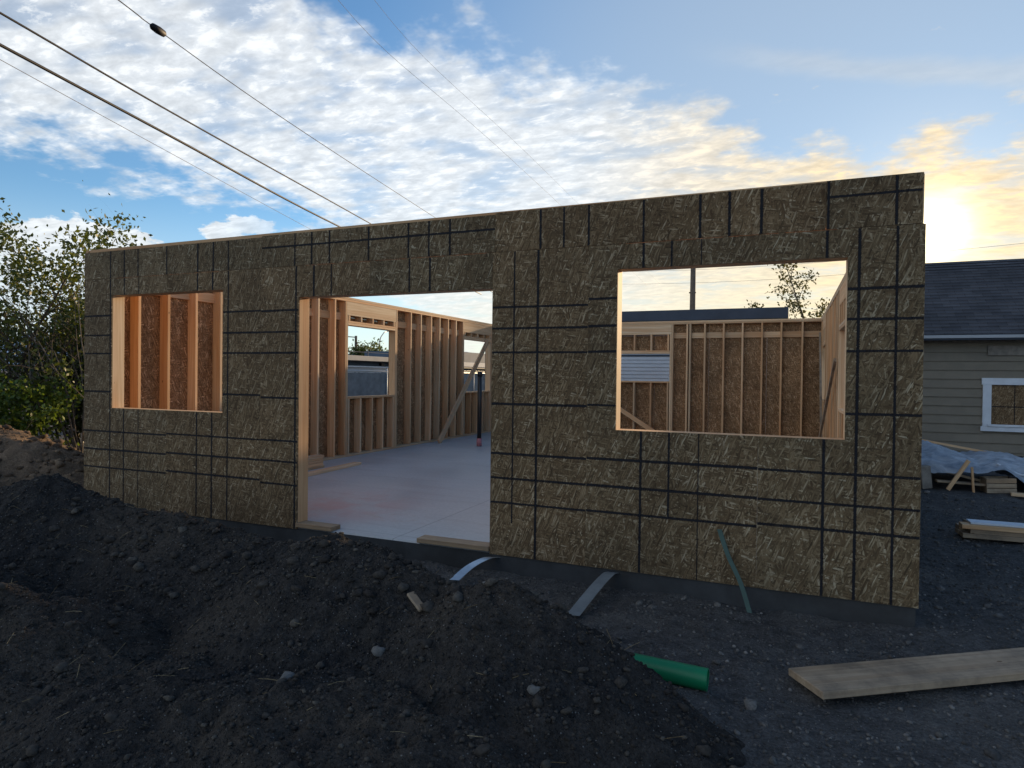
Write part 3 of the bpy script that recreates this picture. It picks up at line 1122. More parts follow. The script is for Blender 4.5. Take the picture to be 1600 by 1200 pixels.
# slab
bm = bmesh.new()
y0 = OSB_T + .002
pts = [(.003, y0), (L - .003, y0), (L - .003, D - y0), (.003, D - y0)]
lo = [bm.verts.new((x, y, -.34)) for x, y in pts]
md = [bm.verts.new((x, y, -.012)) for x, y in pts]
ins = [(.015, y0 + .012), (L - .015, y0 + .012), (L - .015, D - y0 - .012), (.015, D - y0 - .012)]
hi = [bm.verts.new((x, y, 0)) for x, y in ins]
for i in range(4):
    j = (i + 1) % 4
    bm.faces.new((lo[i], lo[j], md[j], md[i])).material_index = 1
    bm.faces.new((md[i], md[j], hi[j], hi[i])).material_index = 0
bm.faces.new(hi).material_index = 0
me = bpy.data.meshes.new('slab')
bm.to_mesh(me)
bm.free()
me.materials.append(MAT['slab'])
me.materials.append(MAT['slab_side'])
obj('slab', me, house, HOFF)


# diagonal braces nailed to the frame
def board_between(name, p, q, width, thick, upv, mat='wood_x', parent=None, off=Vector((0, 0, 0))):
    p, q = Vector(p), Vector(q)
    d = (q - p)
    ln = d.length
    xa = d.normalized()
    ya = Vector(upv).cross(xa).normalized()
    za = xa.cross(ya)
    M = Matrix((xa, ya, za)).transposed().to_4x4()
    org = p - ya * thick / 2 - za * width / 2 + off
    M.translation = org
    o = obj(name, box_data(ln, thick, width, mat), parent)
    o.matrix_local = M
    return o


br = board_between('brace', (.42, 7.30, .02), (.20, 10.12, 2.30), .135, .038, (0, -.6, .8), 'wood_x', house, HOFF)
br['label'] = 'pale diagonal brace board across the side wall behind the doorway'
br = board_between('brace', (4.55, 10.60, .02), (3.0, 10.70, .97), .10, .038, (.5, 0, .8), 'wood_x', house, HOFF)
br['label'] = 'diagonal brace board low on the far wall'
br = board_between('brace', (7.74, 7.5, .02), (7.80, 10.62, 2.42), .09, .038, (0, -.6, .8), 'weathered_x', house, HOFF)
br['label'] = 'pale diagonal brace in the far right corner'
br = board_between('brace', (7.70, 8.75, .02), (7.79, 5.25, 1.72), .05, .038, (0, .6, .8), 'weathered_x', house, HOFF)
br['label'] = 'dark slim brace leaning along the right hand wall'

# ------------------------------------------------------------------ small things on and round the slab
o = box('wood_block', 2.975, -.012, .001, 3.385, .128, .040, 'block_wood')
tag(o, 'short wood block on the slab edge at the left foot of the doorway', 'wood block', 'plate offcuts in the doorway')
o = box('wood_block', 4.285, -.012, .001, 4.962, .128, .040, 'block_wood')
tag(o, 'longer wood block on the slab edge at the right foot of the doorway', 'wood block', 'plate offcuts in the doorway')

STK = ['bottom', 'second from the bottom', 'third from the bottom', 'fourth from the bottom', 'topmost']
rr = random.Random(8)
for k in range(5):
    b_ = obj('board', box_data(.140, 2.3, .038, 'wood_y'), None, (.50 + rr.uniform(-.03, .03), .98 + rr.uniform(-.03, .03), .001 + .039 * k), (0, 0, rr.uniform(-.015, .015)))
    tag(b_, STK[k] + ' board of the small lumber stack inside the doorway', 'board', 'lumber stack on the slab')
b_ = obj('board', box_data(.140, 2.4, .038, 'wood_y'), None, (.985, 1.42, .001), (0, 0, R(4.0)))
tag(b_, 'loose pale board lying on the slab beside the small lumber stack', 'board')

vp = empty('vent_pipe', (1.389, 7.236, 0))
tag(vp, 'black plastic riser pipe standing up from the slab inside the doorway', 'pipe')
tube('pipe', [(0, 0, .10), (0, 0, .8), (0, 0, 1.50)], .045, 'black_abs', vp, 14)
tube('coupling', [(0, 0, 1.43), (0, 0, 1.525)], .052, 'black_abs', vp, 14)
tube('sleeve', [(0, 0, .001), (0, 0, .16)], .054, 'pink', vp, 14)


def ribbon(name, pts, width, thick, side, mat, label, cat):
    """bent metal strip along a polyline"""
    pts = [Vector(p) for p in pts]
    sd = Vector(side).normalized()
    V, F = [], []
    for i, p in enumerate(pts):
        t = (pts[min(i + 1, len(pts) - 1)] - pts[max(i - 1, 0)]).normalized()
        nrm = sd.cross(t).normalized()
        for a, b_ in ((-1, -1), (1, -1), (1, 1), (-1, 1)):
            V.append(p + sd * a * width / 2 + nrm * b_ * thick / 2 - pts[0])
    for i in range(len(pts) - 1):
        for k in range(4):
            F.append((i * 4 + k, i * 4 + (k + 1) % 4, i * 4 + 4 + (k + 1) % 4, i * 4 + 4 + k))
    F.append((3, 2, 1, 0))
    e = (len(pts) - 1) * 4
    F.append((e, e + 1, e + 2, e + 3))
    o = obj(name, mesh(name, V, F, mat), None, pts[0])
    return tag(o, label, cat)


def curve_pts(pts, n=14):
    pts = [Vector(p) for p in pts]
    out = []
    P = [pts[0]] + pts + [pts[-1]]
    for i in range(1, len(P) - 2):
        for k in range(n):
            t = k / n
            a, b_, c, d = P[i - 1], P[i], P[i + 1], P[i + 2]
            out.append(.5 * ((2 * b_) + (c - a) * t + (2 * a - 5 * b_ + 4 * c - d) * t * t + (3 * b_ - a - 3 * c + d) * t ** 3))
    out.append(pts[-1])
    return out


ribbon('steel_strap', curve_pts([(5.03, .02, -.045), (4.99, -.09, -.028), (4.93, -.27, -.055), (4.89, -.46, -.115)]), .075, .003, (1, .25, 0), 'steel', 'bright galvanised strap sticking out under the wall by the doorway', 'strap')
ribbon('steel_strap', curve_pts([(6.00, .02, -.045), (5.985, -.10, -.03), (5.955, -.36, -.065), (5.925, -.76, -.125)]), .088, .003, (1, .12, 0), 'steel_dull', 'dull grey strap sticking out under the wall left of the right window', 'strap')
ribbon('flexible_strip', curve_pts([(6.985, -.12, -.165), (6.92, -.075, .02), (6.83, -.045, .20), (6.768, -.03, .372)]), .034, .005, (.9, -.35, .15), 'strip_green', 'grey green flexible strip leaning against the wall below the right window', 'strip')

# green drain pipe
pp = empty('drain_pipe', (6.40, -1.38, -.155))
tag(pp, 'bright green plastic drain pipe poking out of the soil heap', 'pipe')
n = 28
V, F = [], []
for r_, x in ((.056, -.75), (.056, .445), (.050, .445), (.050, -.75)):
    for k in range(n):
        V.append((x, r_ * math.cos(2 * math.pi * k / n), .056 + r_ * math.sin(2 * math.pi * k / n)))
for s in range(4):
    for k in range(n):
        F.append((s * n + k, s * n + (k + 1) % n, ((s + 1) % 4) * n + (k + 1) % n, ((s + 1) % 4) * n + k))
me = mesh('pipe', V, F, 'green_pvc', True)
me.set_sharp_from_angle(angle=R(40))
pipe = obj('pipe', me, pp)
pp.rotation_euler = (0, R(1.0), R(-1.5))

# long plank on the ground
pk = obj('plank', box_data(3.2, .292, .040, 'weathered_x', .004), None, (7.385, -1.285, -.150), (R(-1.5), R(-.8), R(33)))
tag(pk, 'long wide weathered plank lying on the bare ground at lower right', 'plank')

# boards stacked to the right of the house
rr = random.Random(4)
NM = ['lowest front', 'lowest rear', 'middle front', 'middle rear', 'upper front', 'upper rear']
for k in range(6):
    lay, col_ = divmod(k, 2)
    z = -.16 + .012 + .046 * lay
    b_ = obj('timber', box_data(2.6, .14, .045, 'weathered_x' if k != 4 else 'wood_x'), None, (8.885 + rr.uniform(-.05, .05), 3.06 + .16 * col_ + rr.uniform(-.01, .01), z), (0, 0, R(2 + rr.uniform(-.8, .8))))
    tag(b_, NM[k] + ' timber of the low lumber stack right of the house', 'timber', 'lumber stack right of the house')
b_ = obj('timber', box_data(2.5, .18, .020, 'trim'), None, (8.93, 3.08, -.16 + .012 + .046 * 3 + .001), (0, 0, R(1.0)))
tag(b_, 'thin pale board on top of the low lumber stack right of the house', 'timber', 'lumber stack right of the house')

# ------------------------------------------------------------------ neighbouring house on the right
HY, HX0, HX1 = 11.5, 9.2, 19.0
nh = empty('neighbour_house', ((HX0 + HX1) / 2, HY + 2.7, -.15))
tag(nh, 'tan clapboard house with dark shingle roof behind the right end of the wall', 'house')
NO = -Vector(nh.location)


def at_house(o):
    o.location = Vector(o.location) + NO
    return o


WIN = (10.91, 12.75, .42, 1.52)       # outer edges of the white window trim
WOP = (11.06, 12.60, .58, 1.38)
core_h = box('wall', HX0 + .02, HY + .03, -.30, HX1 - .02, HY + 5.3, 2.52, 'tan_siding', nh)
at_house(core_h)
# lapped siding boards, each a board of its own, cut round the window
step = .188
k = 0
z = -.20
while z < 2.40:
    z1 = min(z + step, 2.44)
    cuts = [(WIN[0] + .01, WIN[1] - .01)] if (z1 > WIN[2] + .03 and z < WIN[3] - .03) else []
    for s0, s1 in subtract(HX0, HX1, cuts):
        V = [(s0, HY - .022, z), (s1, HY - .022, z), (s1, HY + .004, z1), (s0, HY + .004, z1), (s0, HY + .028, z), (s1, HY + .028, z), (s1, HY + .028, z1), (s0, HY + .028, z1)]
        c0 = Vector((s0, HY, z))
        V = [Vector(v) - c0 for v in V]
        F = [(0, 1, 2, 3), (5, 4, 7, 6), (4, 5, 1, 0), (3, 2, 6, 7), (4, 0, 3, 7), (1, 5, 6, 2)]
        at_house(obj('siding_board', mesh('siding_board', V, F, 'tan_siding'), nh, c0))
    z += step
    k += 1
at_house(box('patch_board', 10.98, HY - .050, 1.985, 13.2, HY - .024, 2.19, 'patch', nh))
at_house(box('patch_board', 9.4, HY - .046, 2.26, 13.6, HY - .024, 2.42, 'patch', nh))
wn = empty('window', (11.83, HY, .97), 0, nh)
wn.location = Vector(wn.location) + NO
WO = -Vector((11.83, HY, .97))


def at_win(o):
    o.location = Vector(o.location) + WO
    return o


at_win(box('casing', WIN[0], HY - .052, WIN[2] + .10, WOP[0], HY - .005, WIN[3] - .14, 'trim', wn))
at_win(box('casing', WOP[1], HY - .052, WIN[2] + .10, WIN[1], HY - .005, WIN[3] - .14, 'trim', wn))
at_win(box('casing', WIN[0] - .02, HY - .058, WIN[3] - .139, WIN[1] + .02, HY - .005, WIN[3], 'trim', wn))
at_win(box('sill', WIN[0] - .03, HY - .060, WIN[2], WIN[1] + .03, HY - .005, WIN[2] + .098, 'trim', wn))
at_win(box('sill', WOP[0] - .06, HY - .085, WIN[2] + .10, WOP[1] + .06, HY - .03, WIN[2] + .145, 'trim', wn))
sm = panel('boarding_panel', wn, WOP[0], WOP[1], WOP[2] - .02, WOP[3], [], (.93,), (11.46, 11.9, 12.3), 77)
sm.location = Vector((WOP[0], HY - .02, WOP[2] - .02)) + WO
# roof with stepped courses
E0, RZ0, E1, RZ1 = 11.08, 2.40, 14.2, 4.37
roof = empty('roof', (0, 0, 0), 0, nh)
ncs = 24
V, F = [], []
for k in range(ncs):
    ta, tb = k / ncs, (k + 1) / ncs
    ya_, yb_ = E0 + (E1 - E0) * ta, E0 + (E1 - E0) * tb + .012
    za_, zb_ = RZ0 + (RZ1 - RZ0) * ta, RZ0 + (RZ1 - RZ0) * tb
    b0 = len(V)
    V += [(HX0 - .45, ya_, za_ + .001), (HX1, ya_, za_ + .001), (HX1, ya_, za_ + .020), (HX0 - .45, ya_, za_ + .020), (HX1, yb_, zb_ + .006), (HX0 - .45, yb_, zb_ + .006)]
    F += [(b0, b0 + 1, b0 + 2, b0 + 3), (b0 + 3, b0 + 2, b0 + 4, b0 + 5)]
sh = obj('shingles', mesh('shingles', [Vector(v) + NO for v in V], F, 'shingle'), roof)
V = [(HX0 - .45, E0 + .005, RZ0 - .02), (HX1, E0 + .005, RZ0 - .02), (HX1, E1, RZ1 - .03), (HX0 - .45, E1, RZ1 - .03), (HX1, 2 * E1 - E0, RZ0), (HX0 - .45, 2 * E1 - E0, RZ0)]
V2 = [(x, y, z - .09) for x, y, z in V]
F = [(0, 1, 2, 3), (3, 2, 4, 5), (7, 6, 9, 8), (8, 9, 11, 10), (0, 6, 7, 1), (5, 4, 10, 11), (0, 3, 9, 6), (3, 5, 11, 9), (1, 7, 8, 2), (2, 8, 10, 4)]
obj('roof_deck', mesh('roof_deck', [Vector(v) + NO for v in V + V2], F, 'dark_fascia'), roof)
at_house(box('gutter', HX0 - .45, E0 - .045, RZ0 - .075, HX1, E0 - .002, RZ0 - .012, 'grey_wall', nh))
V = [(HX0 + .05, HY + .03, 2.45), (HX0 + .05, 2 * E1 - HY - .03, 2.45), (HX0 + .05, E1, RZ1 - .15)]
obj('gable', mesh('gable', [Vector(v) + NO for v in V] + [Vector(v) + NO + Vector((.1, 0, 0)) for v in V], [(0, 2, 1), (3, 4, 5), (0, 1, 4, 3), (1, 2, 5, 4), (2, 0, 3, 5)], 'tan_siding'), nh)

# debris pile under plastic in front of it
tp = empty('plastic_sheet', (10.1, 7.2, -.12))
tag(tp, 'crumpled clear plastic sheet over a debris pile in front of the tan house', 'tarp')
xs, ys = np.linspace(8.55, 12.2, 150), np.linspace(6.30, 8.3, 80)
X, Y = np.meshgrid(xs, ys)
prof = np.interp(X, [8.55, 8.8, 9.2, 9.5, 9.75, 10.0, 10.3, 10.6, 10.9, 11.3, 12.2], [.30, .52, .60, .50, .40, .46, .45, .33, .36, .30, .12])
lowr = np.interp(X, [8.55, 9.55, 9.75, 10.05, 10.25, 10.6, 12.2], [.25, .22, .24, .26, .08, .0, 0])
tY = np.clip((Y - 6.30 + .10 * fbm(X, Y, 2.0, 3)) / .55, 0, 1)
sh_ = np.sin(tY * math.pi / 2) ** .7
back_ = np.clip((8.3 - Y) / .7, 0, 1) ** .6
wr = .05 * np.abs(fbm(X * .6 + Y * .8, Y - X * .3, 3.2, 3)) + .035 * fbm(X + Y, Y * 1.5 - X, 9.0, 3)
Z = lowr + (prof - lowr) * sh_ * back_ + wr
Z = np.where((tY < .02) & (X > 10.3), .01, Z)
me = grid_mesh('sheet', X - 10.1, Y - 7.2, Z, 'tarp')
obj('sheet', me, tp)
zt = lambda x, y: float(np.interp(x, xs, Z[int(np.argmin(abs(ys - y)))]))
for pts_ in ([(10.42, 7.0), (10.42, 6.75), (10.41, 6.6), (10.38, 6.45), (10.22, 6.36), (9.95, 6.42)], [(10.42, 6.62), (10.47, 6.48), (10.50, 6.40), (10.75, 6.32), (11.1, 6.25)]):
    q = [(x - 10.1, y - 7.2, zt(x, max(y, 6.31)) + .018) for x, y in pts_]
    tube('tie_strap', curve_pts(q, 6), .012, 'trim', tp, 6)
rr = random.Random(21)
SCR = [('concrete_block', (9.02, 6.22, -.13), (.14, .14, .33), 'patch', (0, R(-6), R(20)), 'pale grey concrete block standing at the edge of the debris pile', 'block'),
       ('scrap_board', (9.30, 6.18, -.10), (.05, .04, .50), 'wood_z', (R(6), R(28), 0), 'reddish scrap board leaning in the debris pile beside the pale block', 'scrap wood'),
       ('scrap_board', (9.28, 6.35, .12), (.55, .05, .035), 'weathered_x', (0, R(14), R(12)), 'weathered scrap board lying across the debris under the plastic', 'scrap wood'),
       ('scrap_board', (9.20, 6.24, -.02), (.70, .12, .03), 'weathered_x', (0, R(2), R(5)), 'wide grey scrap plank low in the debris pile', 'scrap wood'),
       ('scrap_board', (9.62, 6.20, -.13), (.03, .03, .36), 'wood_z', (0, R(-4), 0), 'thin upright stick in front of the debris pile', 'scrap wood'),
       ('wooden_crate', (9.80, 6.24, -.13), (.36, .25, .20), 'weathered_x', (0, R(-3), R(6)), 'brown wooden crate at the foot of the plastic sheet', 'crate'),
       ('scrap_board', (10.05, 6.12, -.13), (.24, .09, .045), 'wood_x', (0, 0, R(-8)), 'short pale wood offcut on the ground right of the crate', 'scrap wood'),
       ('scrap_board', (9.10, 7.35, .49), (1.5, .09, .035), 'wood_x', (0, R(10), R(10)), 'long thin board on top of the debris pile at the back', 'scrap wood'),
       ('scrap_board', (10.9, 7.9, .24), (1.6, .10, .04), 'weathered_x', (0, R(9), R(-4)), 'dark board resting along the house behind the plastic', 'scrap wood')]
for nm, lc, sz, mt, rot, lab, cat in SCR:
    if nm == 'wooden_crate':
        cr_ = empty(nm, lc)
        cr_.rotation_euler = rot
        for zz_ in (0.0, .072, .144):
            box('slat', 0, 0, zz_, sz[0], .016, zz_ + .062, mt, cr_)
            box('slat', 0, sz[1] - .016, zz_, sz[0], sz[1], zz_ + .062, mt, cr_)
        box('end_board', .001, .017, 0, .02, sz[1] - .017, .205, mt, cr_)
        box('end_board', sz[0] - .02, .017, 0, sz[0] - .001, sz[1] - .017, .205, mt, cr_)
        tag(cr_, lab, cat)
    else:
        tag(obj(nm, box_data(*sz, mt, .006 if nm == 'concrete_block' else .003), None, lc, rot), lab, cat)

# ------------------------------------------------------------------ flat roofed building behind the back wall
fb = empty('flat_roof_building', (2.9, 17.5, -.15))
tag(fb, 'flat roofed white sided building showing over the far stud wall', 'building')
FO = -Vector(fb.location)
bx = lambda nm, *a, **k_: setattr(box(nm, *a, fb, **k_), 'location', Vector(a[:3]) + FO)
bx('wall', .75, 15.03, -.3, 7.0, 20.0, 3.10, 'white_siding')
z = .0
while z < 3.08:
    V = [(0, -.02, 0), (6.28, -.02, 0), (6.28, .004, .108), (0, .004, .108), (0, .03, 0), (6.28, .03, 0), (6.28, .03, .108), (0, .03, .108)]
    F = [(0, 1, 2, 3), (5, 4, 7, 6), (4, 5, 1, 0), (3, 2, 6, 7), (4, 0, 3, 7), (1, 5, 6, 2)]
    if 'fbs' not in globals():
        fbs = mesh('siding_board', V, F, 'white_siding')
    if not (2.05 < z + .054 < 2.16):
        obj('siding_board', fbs, fb, Vector((.73, 15.0, z)) + FO)
    z += .110
bx('rail_shadow_gap', .73, 14.975, 2.085, 7.01, 15.02, 2.135, 'dark_fascia')  # dark strip set in for the shadow gap at the rail
bx('fascia', .5, 14.6, 3.12, 7.165, 14.66, 3.42, 'dark_fascia')
bx('roof', .5, 14.661, 3.14, 7.165, 20.4, 3.405, 'dark_fascia')
bx('latch', 3.90, 14.955, 1.36, 3.97, 14.979, 1.52, 'trim')
bx('latch', 3.915, 14.945, 1.47, 3.935, 14.954, 1.49, 'black_abs')


# ------------------------------------------------------------------ trees and shrubs
def leaves(name, centres, spread, n_each, size, mat, parent, seed, flat=.5):
    r_ = np.random.RandomState(seed)
    C_ = np.repeat(np.asarray(centres, float), n_each, 0)
    n = len(C_)
    P = C_ + r_.normal(0, 1, (n, 3)) * np.array([spread, spread, spread * .8])
    s = size * r_.uniform(.6, 1.35, n)
    d = r_.normal(0, 1, (n, 3))
    d[:, 2] -= .25
    d /= np.linalg.norm(d, axis=1, keepdims=True)
    u_ = np.cross(d, r_.normal(0, 1, (n, 3)))
    u_ /= np.linalg.norm(u_, axis=1, keepdims=True)
    nn = np.cross(d, u_)
    a = P - d * s[:, None] * .5
    b_ = P + u_ * s[:, None] * .27 + nn * s[:, None] * .08
    c = P + d * s[:, None] * .5
    e = P - u_ * s[:, None] * .27 + nn * s[:, None] * .08
    V = np.stack([a, b_, c, e], 1).reshape(-1, 3)
    F = np.arange(4 * n).reshape(-1, 4)
    tn = np.repeat(np.clip(r_.beta(1.5, 1.8, n) + np.repeat(r_.normal(0, .18, len(centres)), n_each), 0, 1), 4)
    o = obj(name, fast_mesh(name, V, F, mat, False, tn), parent)
    return tag(o, kind='stuff')


def plant(name, loc, stems, height, lean, label, cat, leafmat, barkmat, seed, leaf_n=16, leaf_size=.07, spread=.11, branch=5, sub=3, bare=0.35, r0=.03, droop=0.0, single=False, width=.6, group=None):
    r_ = random.Random(seed)
    root = empty(name, loc)
    tag(root, label, cat, group)
    VV, FF, tips = [], [], []

    def add(pts, rad, n=5):
        V, F = tube_arrays(pts, rad, n, False)
        b0 = len(VV)
        VV.extend(V)
        FF.extend([tuple(i + b0 for i in f) for f in F])

    def grow(p, d, ln, r, level):
        pts, rads = [p], [r]
        q, dd = Vector(p), Vector(d)
        ns = 6 if level == 0 else 4
        for i in range(ns):
            dd = (dd + Vector((r_.gauss(0, .16), r_.gauss(0, .16), r_.gauss(.03, .10) - droop * i / ns * (1 + level)))).normalized()
            q = q + dd * ln / ns
            pts.append(q.copy())
            rads.append(r * (1 - .75 * (i + 1) / ns))
        add(pts, rads, 6 if level == 0 else 4)
        if level >= 2:
            tips.extend(pts[1:])
            return
        nb = branch if level == 0 else sub
        for k in range(nb):
            f = bare + (1 - bare) * (k + r_.random()) / nb if level == 0 else .25 + .75 * (k + r_.random()) / nb
            i = min(int(f * ns), ns - 1)
            bp = pts[i].lerp(pts[i + 1], f * ns - i if f * ns - i < 1 else 1)
            out = Vector((r_.gauss(0, 1), r_.gauss(0, 1), 0)).normalized()
            bd = (dd * .45 + out * .8 + Vector((0, 0, r_.uniform(.0, .6)))).normalized()
            grow(bp, bd, ln * r_.uniform(.28, .48) * (width / .6), rads[i] * .55, level + 1)
        tips.append(pts[-1])

    for s in range(stems):
        a = r_.uniform(0, 6.28)
        rr_ = 0 if single else r_.uniform(0, lean * .5)
        base = Vector((math.cos(a) * rr_, math.sin(a) * rr_, -.05))
        d = Vector((math.cos(a) * lean * r_.uniform(.2, 1), math.sin(a) * lean * r_.uniform(.2, 1), 1)).normalized()
        grow(base, d, height * r_.uniform(.75, 1.0), r0 * r_.uniform(.6, 1.1), 0)
    stem = obj('trunk' if single else 'stems', mesh('stems', VV, FF, barkmat, True), root)
    if leaf_n:
        leaves('crown', [t[:] for t in tips], spread, leaf_n, leaf_size, leafmat, root, seed)
    return root


# bushes and small trees past the left end of the wall
plant('broadleaf_tree', (-5.15, 2.2, -.1), 3, 4.3, .30, 'tall leafy shrubby tree at the left edge of the picture', 'tree', 'leaf', 'bark', 31, 13, .085, .13, 8, 4, .25, .045, .02)
plant('broadleaf_tree', (-4.55, 2.75, -.1), 2, 3.9, .22, 'leafy young tree rising above the bare stems left of the wall', 'tree', 'leaf', 'bark', 47, 14, .08, .10, 7, 3, .45, .035, .01)
plant('bare_shrub', (-3.75, 2.6, -.1), 14, 3.3, .42, 'thicket of bare grey stems beside the left end of the wall', 'shrub', 'leaf', 'twig', 33, 1, .06, .16, 6, 3, .30, .018, .05)
plant('leafy_shrub', (-4.2, 1.55, -.1), 9, 1.35, .65, 'low bright green shrub behind the sunlit soil heap', 'shrub', 'leaf_bright', 'twig', 35, 9, .075, .10, 5, 3, .15, .014, .06)
plant('leafy_shrub', (-5.4, 1.4, -.1), 8, 1.7, .6, 'low green shrub under the tall tree at the left edge', 'shrub', 'leaf', 'twig', 36, 9, .08, .11, 5, 3, .15, .014, .06)
for k, (x, y, lab) in enumerate([(-6.9, 4.6, 'dense dark evergreen bush behind the tall leafy tree, leftmost'), (-5.6, 4.9, 'dense dark evergreen bush behind the bare stems'), (-4.6, 5.4, 'dense dark bush nearest the left end of the wall')]):
    plant('evergreen_bush', (x, y, -.1), 9, 2.75 - .2 * k, .55, lab, 'bush', 'leaf_dark', 'bark', 60 + k, 10, .11, .19, 7, 4, .05, .03, .02)

# trees beyond the far wall
plant('slender_tree', (7.6, 24, -.1), 1, 6.0, .03, 'slender tree with leaf clusters above the far wall, left of its neighbour', 'tree', 'leaf_far', 'bark', 72, 13, .14, .15, 8, 3, .45, .07, 0, True, .42)
plant('slender_tree', (8.75, 24.5, -.1), 1, 6.8, .04, 'sparse taller tree above the far wall beside the right window edge', 'tree', 'leaf_far', 'bark', 75, 7, .13, .18, 9, 4, .42, .07, 0, True, .42)
plant('conifer_tip', (9.3, 44, -.1), 1, 6.7, .01, 'tiny distant pointed tree peeking over the flat roof', 'tree', 'leaf_far', 'bark', 78, 8, .2, .15, 8, 2, .4, .06, 0, True, .25)

# ------------------------------------------------------------------ things beyond the side wall windows
fe = empty('slat_fence', (-9, 8.0, -.15))
tag(fe, 'grey slatted chain link fence outside the side wall windows', 'fence')
slats = []
V, F = [], []
y = 0.0
rr = random.Random(6)
while y < 26:
    h0 = rr.uniform(-.015, .02) - (.55 if rr.random() < .04 else 0)
    b0 = len(V)
    V += [(0, y, .05), (.012, y, .05), (.036, y + .088, .05), (.024, y + .088, .05), (0, y, 1.66 + h0), (.012, y, 1.66 + h0), (.036, y + .088, 1.66 + h0), (.024, y + .088, 1.66 + h0)]
    F += [(b0, b0 + 1, b0 + 5, b0 + 4), (b0 + 1, b0 + 2, b0 + 6, b0 + 5), (b0 + 2, b0 + 3, b0 + 7, b0 + 6), (b0 + 3, b0, b0 + 4, b0 + 7), (b0 + 4, b0 + 5, b0 + 6, b0 + 7)]
    y += .083
so = obj('slats', mesh('slats', V, F, 'fence_slat'), fe)
tag(so, kind='stuff')
for k in range(10):
    tube('post', [(.06, k * 2.85, 0), (.06, k * 2.85, 1.86)], .032, 'fence_wire', fe, 8)
tube('top_rail', [(.06, 0, 1.73), (.06, 26, 1.73)], .024, 'fence_wire', fe, 8)
for zz_ in (1.79, 1.85):
    tube('barbed_wire', [(.06, 0, zz_), (.06, 26, zz_)], .006, 'fence_wire', fe, 4)

wh = empty('warehouse', (-27, 38, -.15))
tag(wh, 'long low grey commercial building beyond the slatted fence', 'building')
WHO = -Vector(wh.location)


def wb(nm, *a):
    o = box(nm, *a, wh, .02)
    o.location = Vector(o.location) + WHO
    return o


wb('wall', -31, 26, -.2, -22.0, 46, 2.0, 'grey_wall')
wb('canopy', -31, 25.5, 2.42, -21.2, 46.5, 2.78, 'grey_roof')
wb('wall', -31, 26.02, 2.0, -22.6, 46, 2.42, 'blue_wall')
wb('ledge', -22.0, 26, 1.96, -21.75, 46, 2.06, 'trim')
wb('roof_rail', -24, 26, 3.18, -23.95, 46, 3.22, 'dark_fascia')
for k in range(7):
    wb('rail_post', -24.01, 26 + k * 3.3, 2.78, -23.93, 26.08 + k * 3.3, 3.45, 'dark_fascia')
wb('parapet', -31, 26, 2.78, -28, 46, 3.02, 'blue_wall')
wb('wall_lamp', -22.6, 38.8, 2.12, -22.35, 39.2, 2.34, 'black_abs')

bs = empty('blue_shop', (-27, 58, -.15))
tag(bs, 'slate blue building with an arched sign outside the far side wall window', 'building')
BSO = -Vector(bs.location)


def bb(nm, *a):
    o = box(nm, *a, bs, .02)
    o.location = Vector(o.location) + BSO
    return o


bb('wall', -32, 50, -.2, -22, 66, 3.75, 'blue_wall')
bb('awning', -22, 50, 2.1, -21, 66, 2.25, 'black_abs')
bb('shopfront', -22.001, 50.5, 2.3, -21.9, 65, 2.75, 'grey_wall')
bb('sidewalk_wall', -20.5, 49, -.2, -20, 67, 1.55, 'cream_wall')
arch = [(-26 + 27, math.cos(a) * 1.6 + 55.4 - 58, 3.7 + .15 + math.sin(a) * 1.0) for a in np.linspace(0, math.pi, 15)]
tube('arch', arch, .12, 'grey_roof', bs, 6)

po = empty('utility_pole', (-35, 52.7, -.15))
tag(po, 'dark wooden utility pole beyond the low grey building', 'utility pole')
tube('shaft', [(0, 0, 0), (0, 0, 5.65)], [.17, .13], 'pole_wood', po, 10)
tube('arm', [(0, 0, 5.5), (-.9, -1.0, 5.55)], .05, 'pole_wood', po, 6)
lp = empty('street_lamp', (-35, 57.0, -.15))
tag(lp, 'slim grey street lamp with a curved arm beyond the low grey building', 'street lamp')
tube('shaft', [(0, 0, 0), (0, 0, 5.2), (.0, .3, 5.8), (0, .9, 6.35), (0, 1.7, 6.55)], [.09, .07, .06, .05, .05], 'fence_wire', lp, 8)
o = box('lamp_head', -.09, 1.6, 6.50, .09, 2.35, 6.62, 'fence_wire', lp, .03)
plant('distant_tree', (-33.5, 51.8, -.1), 4, 4.2, .35, 'dark green bushy tree standing behind the low grey building', 'tree', 'leaf', 'bark', 90, 10, .26, .30, 7, 4, .35, .08, .02)

pb = empty('utility_pole', (2.95, 27.0, -.15))
tag(pb, 'tall wooden utility pole behind the flat roof in the right window', 'utility pole')
tube('shaft', [(0, 0, 0), (.02, 0, 8.3)], [.16, .11], 'pole_wood', pb, 10)
o = box('insulator_arm', -.16, -.05, 5.6, .16, .05, 5.66, 'pole_wood', pb, .01)

# snowy mountains on the horizon, distance haze painted into their blue
n = 90
V, F = [], []
rr = np.random.RandomState(2)
for i in range(n):
    a = R(-75) + R(110) * i / (n - 1)
    px, py = 2600 * math.sin(a), 2600 * math.cos(a)
    hgt_ = 70 + 55 * (vnoise(np.array([i * .23]), np.array([3.1]))[0] + .5) + 25 * (vnoise(np.array([i * .9]), np.array([7.7]))[0])
    V += [(px, py, -5), (px * 1.04, py * 1.04, hgt_), (px * 1.15, py * 1.15, -5)]
for i in range(n - 1):
    b0 = i * 3
    F += [(b0, b0 + 3, b0 + 4, b0 + 1), (b0 + 1, b0 + 4, b0 + 5, b0 + 2)]
tag(obj('mountains', mesh('mountains', V, F, 'hazy_snow_hill', True)), kind='structure')


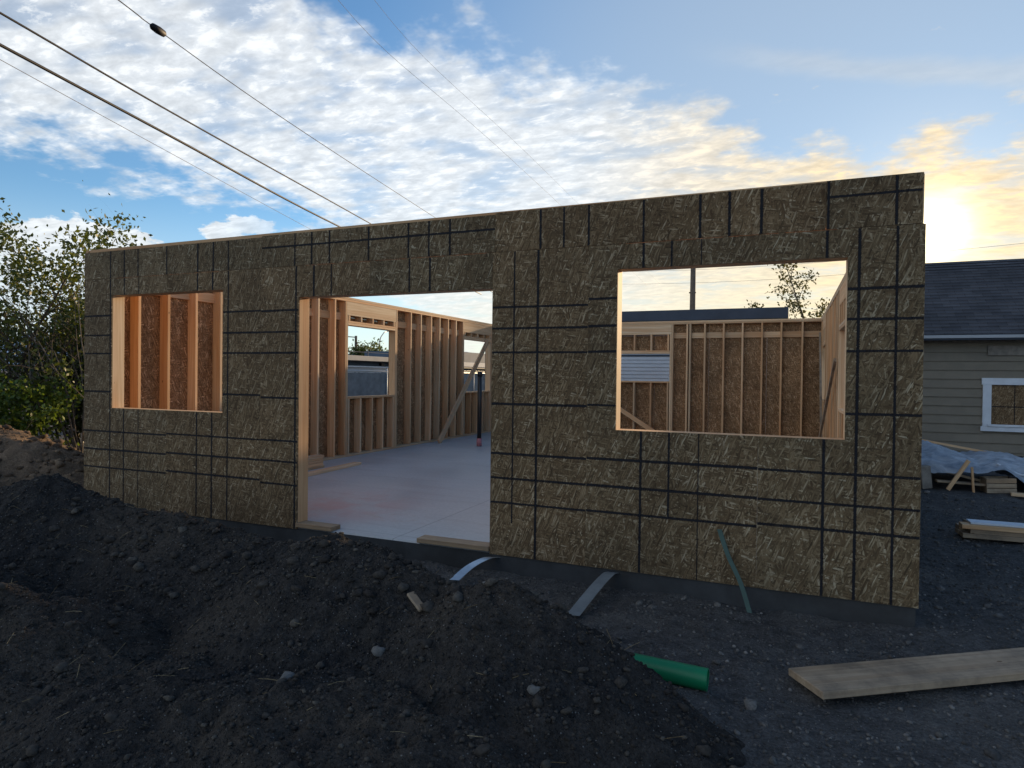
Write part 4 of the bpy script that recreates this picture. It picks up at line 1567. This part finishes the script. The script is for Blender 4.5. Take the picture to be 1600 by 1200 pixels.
# ------------------------------------------------------------------ overhead wires
def wire(pts, rad, mat, label, splice=None):
    root = empty('overhead_wire', pts[0])
    tag(root, label, 'wire', 'overhead wires')
    q = [Vector(p) - Vector(pts[0]) for p in curve_pts(pts, 10)]
    tube('cable', q, rad, mat, root, 6)
    if splice is not None:
        s = Vector(splice) - Vector(pts[0])
        d = (Vector(pts[-1]) - Vector(pts[0])).normalized()
        tube('splice', [s - d * .16, s - d * .12, s, s + d * .12, s + d * .16], [.02, .055, .065, .055, .02], 'wire', root, 8)


def ext(a, b_, t):
    a, b_ = Vector(a), Vector(b_)
    return tuple(a + (b_ - a) * t)


W1 = [(-5.324, 2.119, 7.0), (-6.32, 6.285, 7.0), (-8.515, 15.465, 7.0), (-12.26, 35.72, 7.0)]
W2 = [(-4.21, 1.496, 7.0), (-5.165, 5.735, 7.0), (-7.118, 15.527, 7.0), (-11.0, 36.5, 6.8)]
W3 = [(-5.914, 2.449, 7.0), (-7.137, 6.425, 7.0), (-9.612, 14.627, 7.0), (-15.0, 33.0, 7.0)]
W4 = [(-2.141, 1.942, 7.0), (-2.347, 2.78, 7.0), (-3.082, 6.615, 7.0), (-4.389, 15.477, 7.0), (-7.0, 34.0, 7.0)]
for Wp, rad, mt, lab in ((W1, .030, 'wire', 'thickest black overhead cable crossing the upper left sky'),
                         (W2, .019, 'wire', 'black overhead cable just above the thickest one'),
                         (W3, .0065, 'wire_thin', 'hair thin overhead wire below the thickest cable')):
    wire([ext(Wp[0], Wp[1], -1.5)] + Wp, rad, mt, lab)
wire([ext(W4[0], W4[1], -6.0)] + W4, .0085, 'wire', 'thin overhead wire carrying a small black splice', (-2.347, 2.78, 7.0))
wire([(2.9, -2.0, 7.05), (2.039 - 1.1, 3.15, 7.0), (.548, 10.744, 7.0), (-.6, 34, 6.9)], .0028, 'wire_thin', 'faint thin overhead wire right of the spliced one')
wire([(3.3, -2.0, 7.05), (1.441, 3.362, 7.0), (1.05, 11.5, 7.0), (.2, 34, 6.9)], .0022, 'wire_thin', 'faintest overhead wire, rightmost of the parallel ones')
wire([(-10, 33, 7.2), (5, 30, 6.35), (20, 27, 6.6), (40, 23, 7.6)], .006, 'wire_thin', 'thin utility line crossing behind the house through the right window')
wire([(-10, 33.5, 8.0), (5, 30.5, 7.1), (20, 27.5, 7.3), (40, 23.5, 8.3)], .006, 'wire_thin', 'upper thin utility line crossing behind the house to the right')
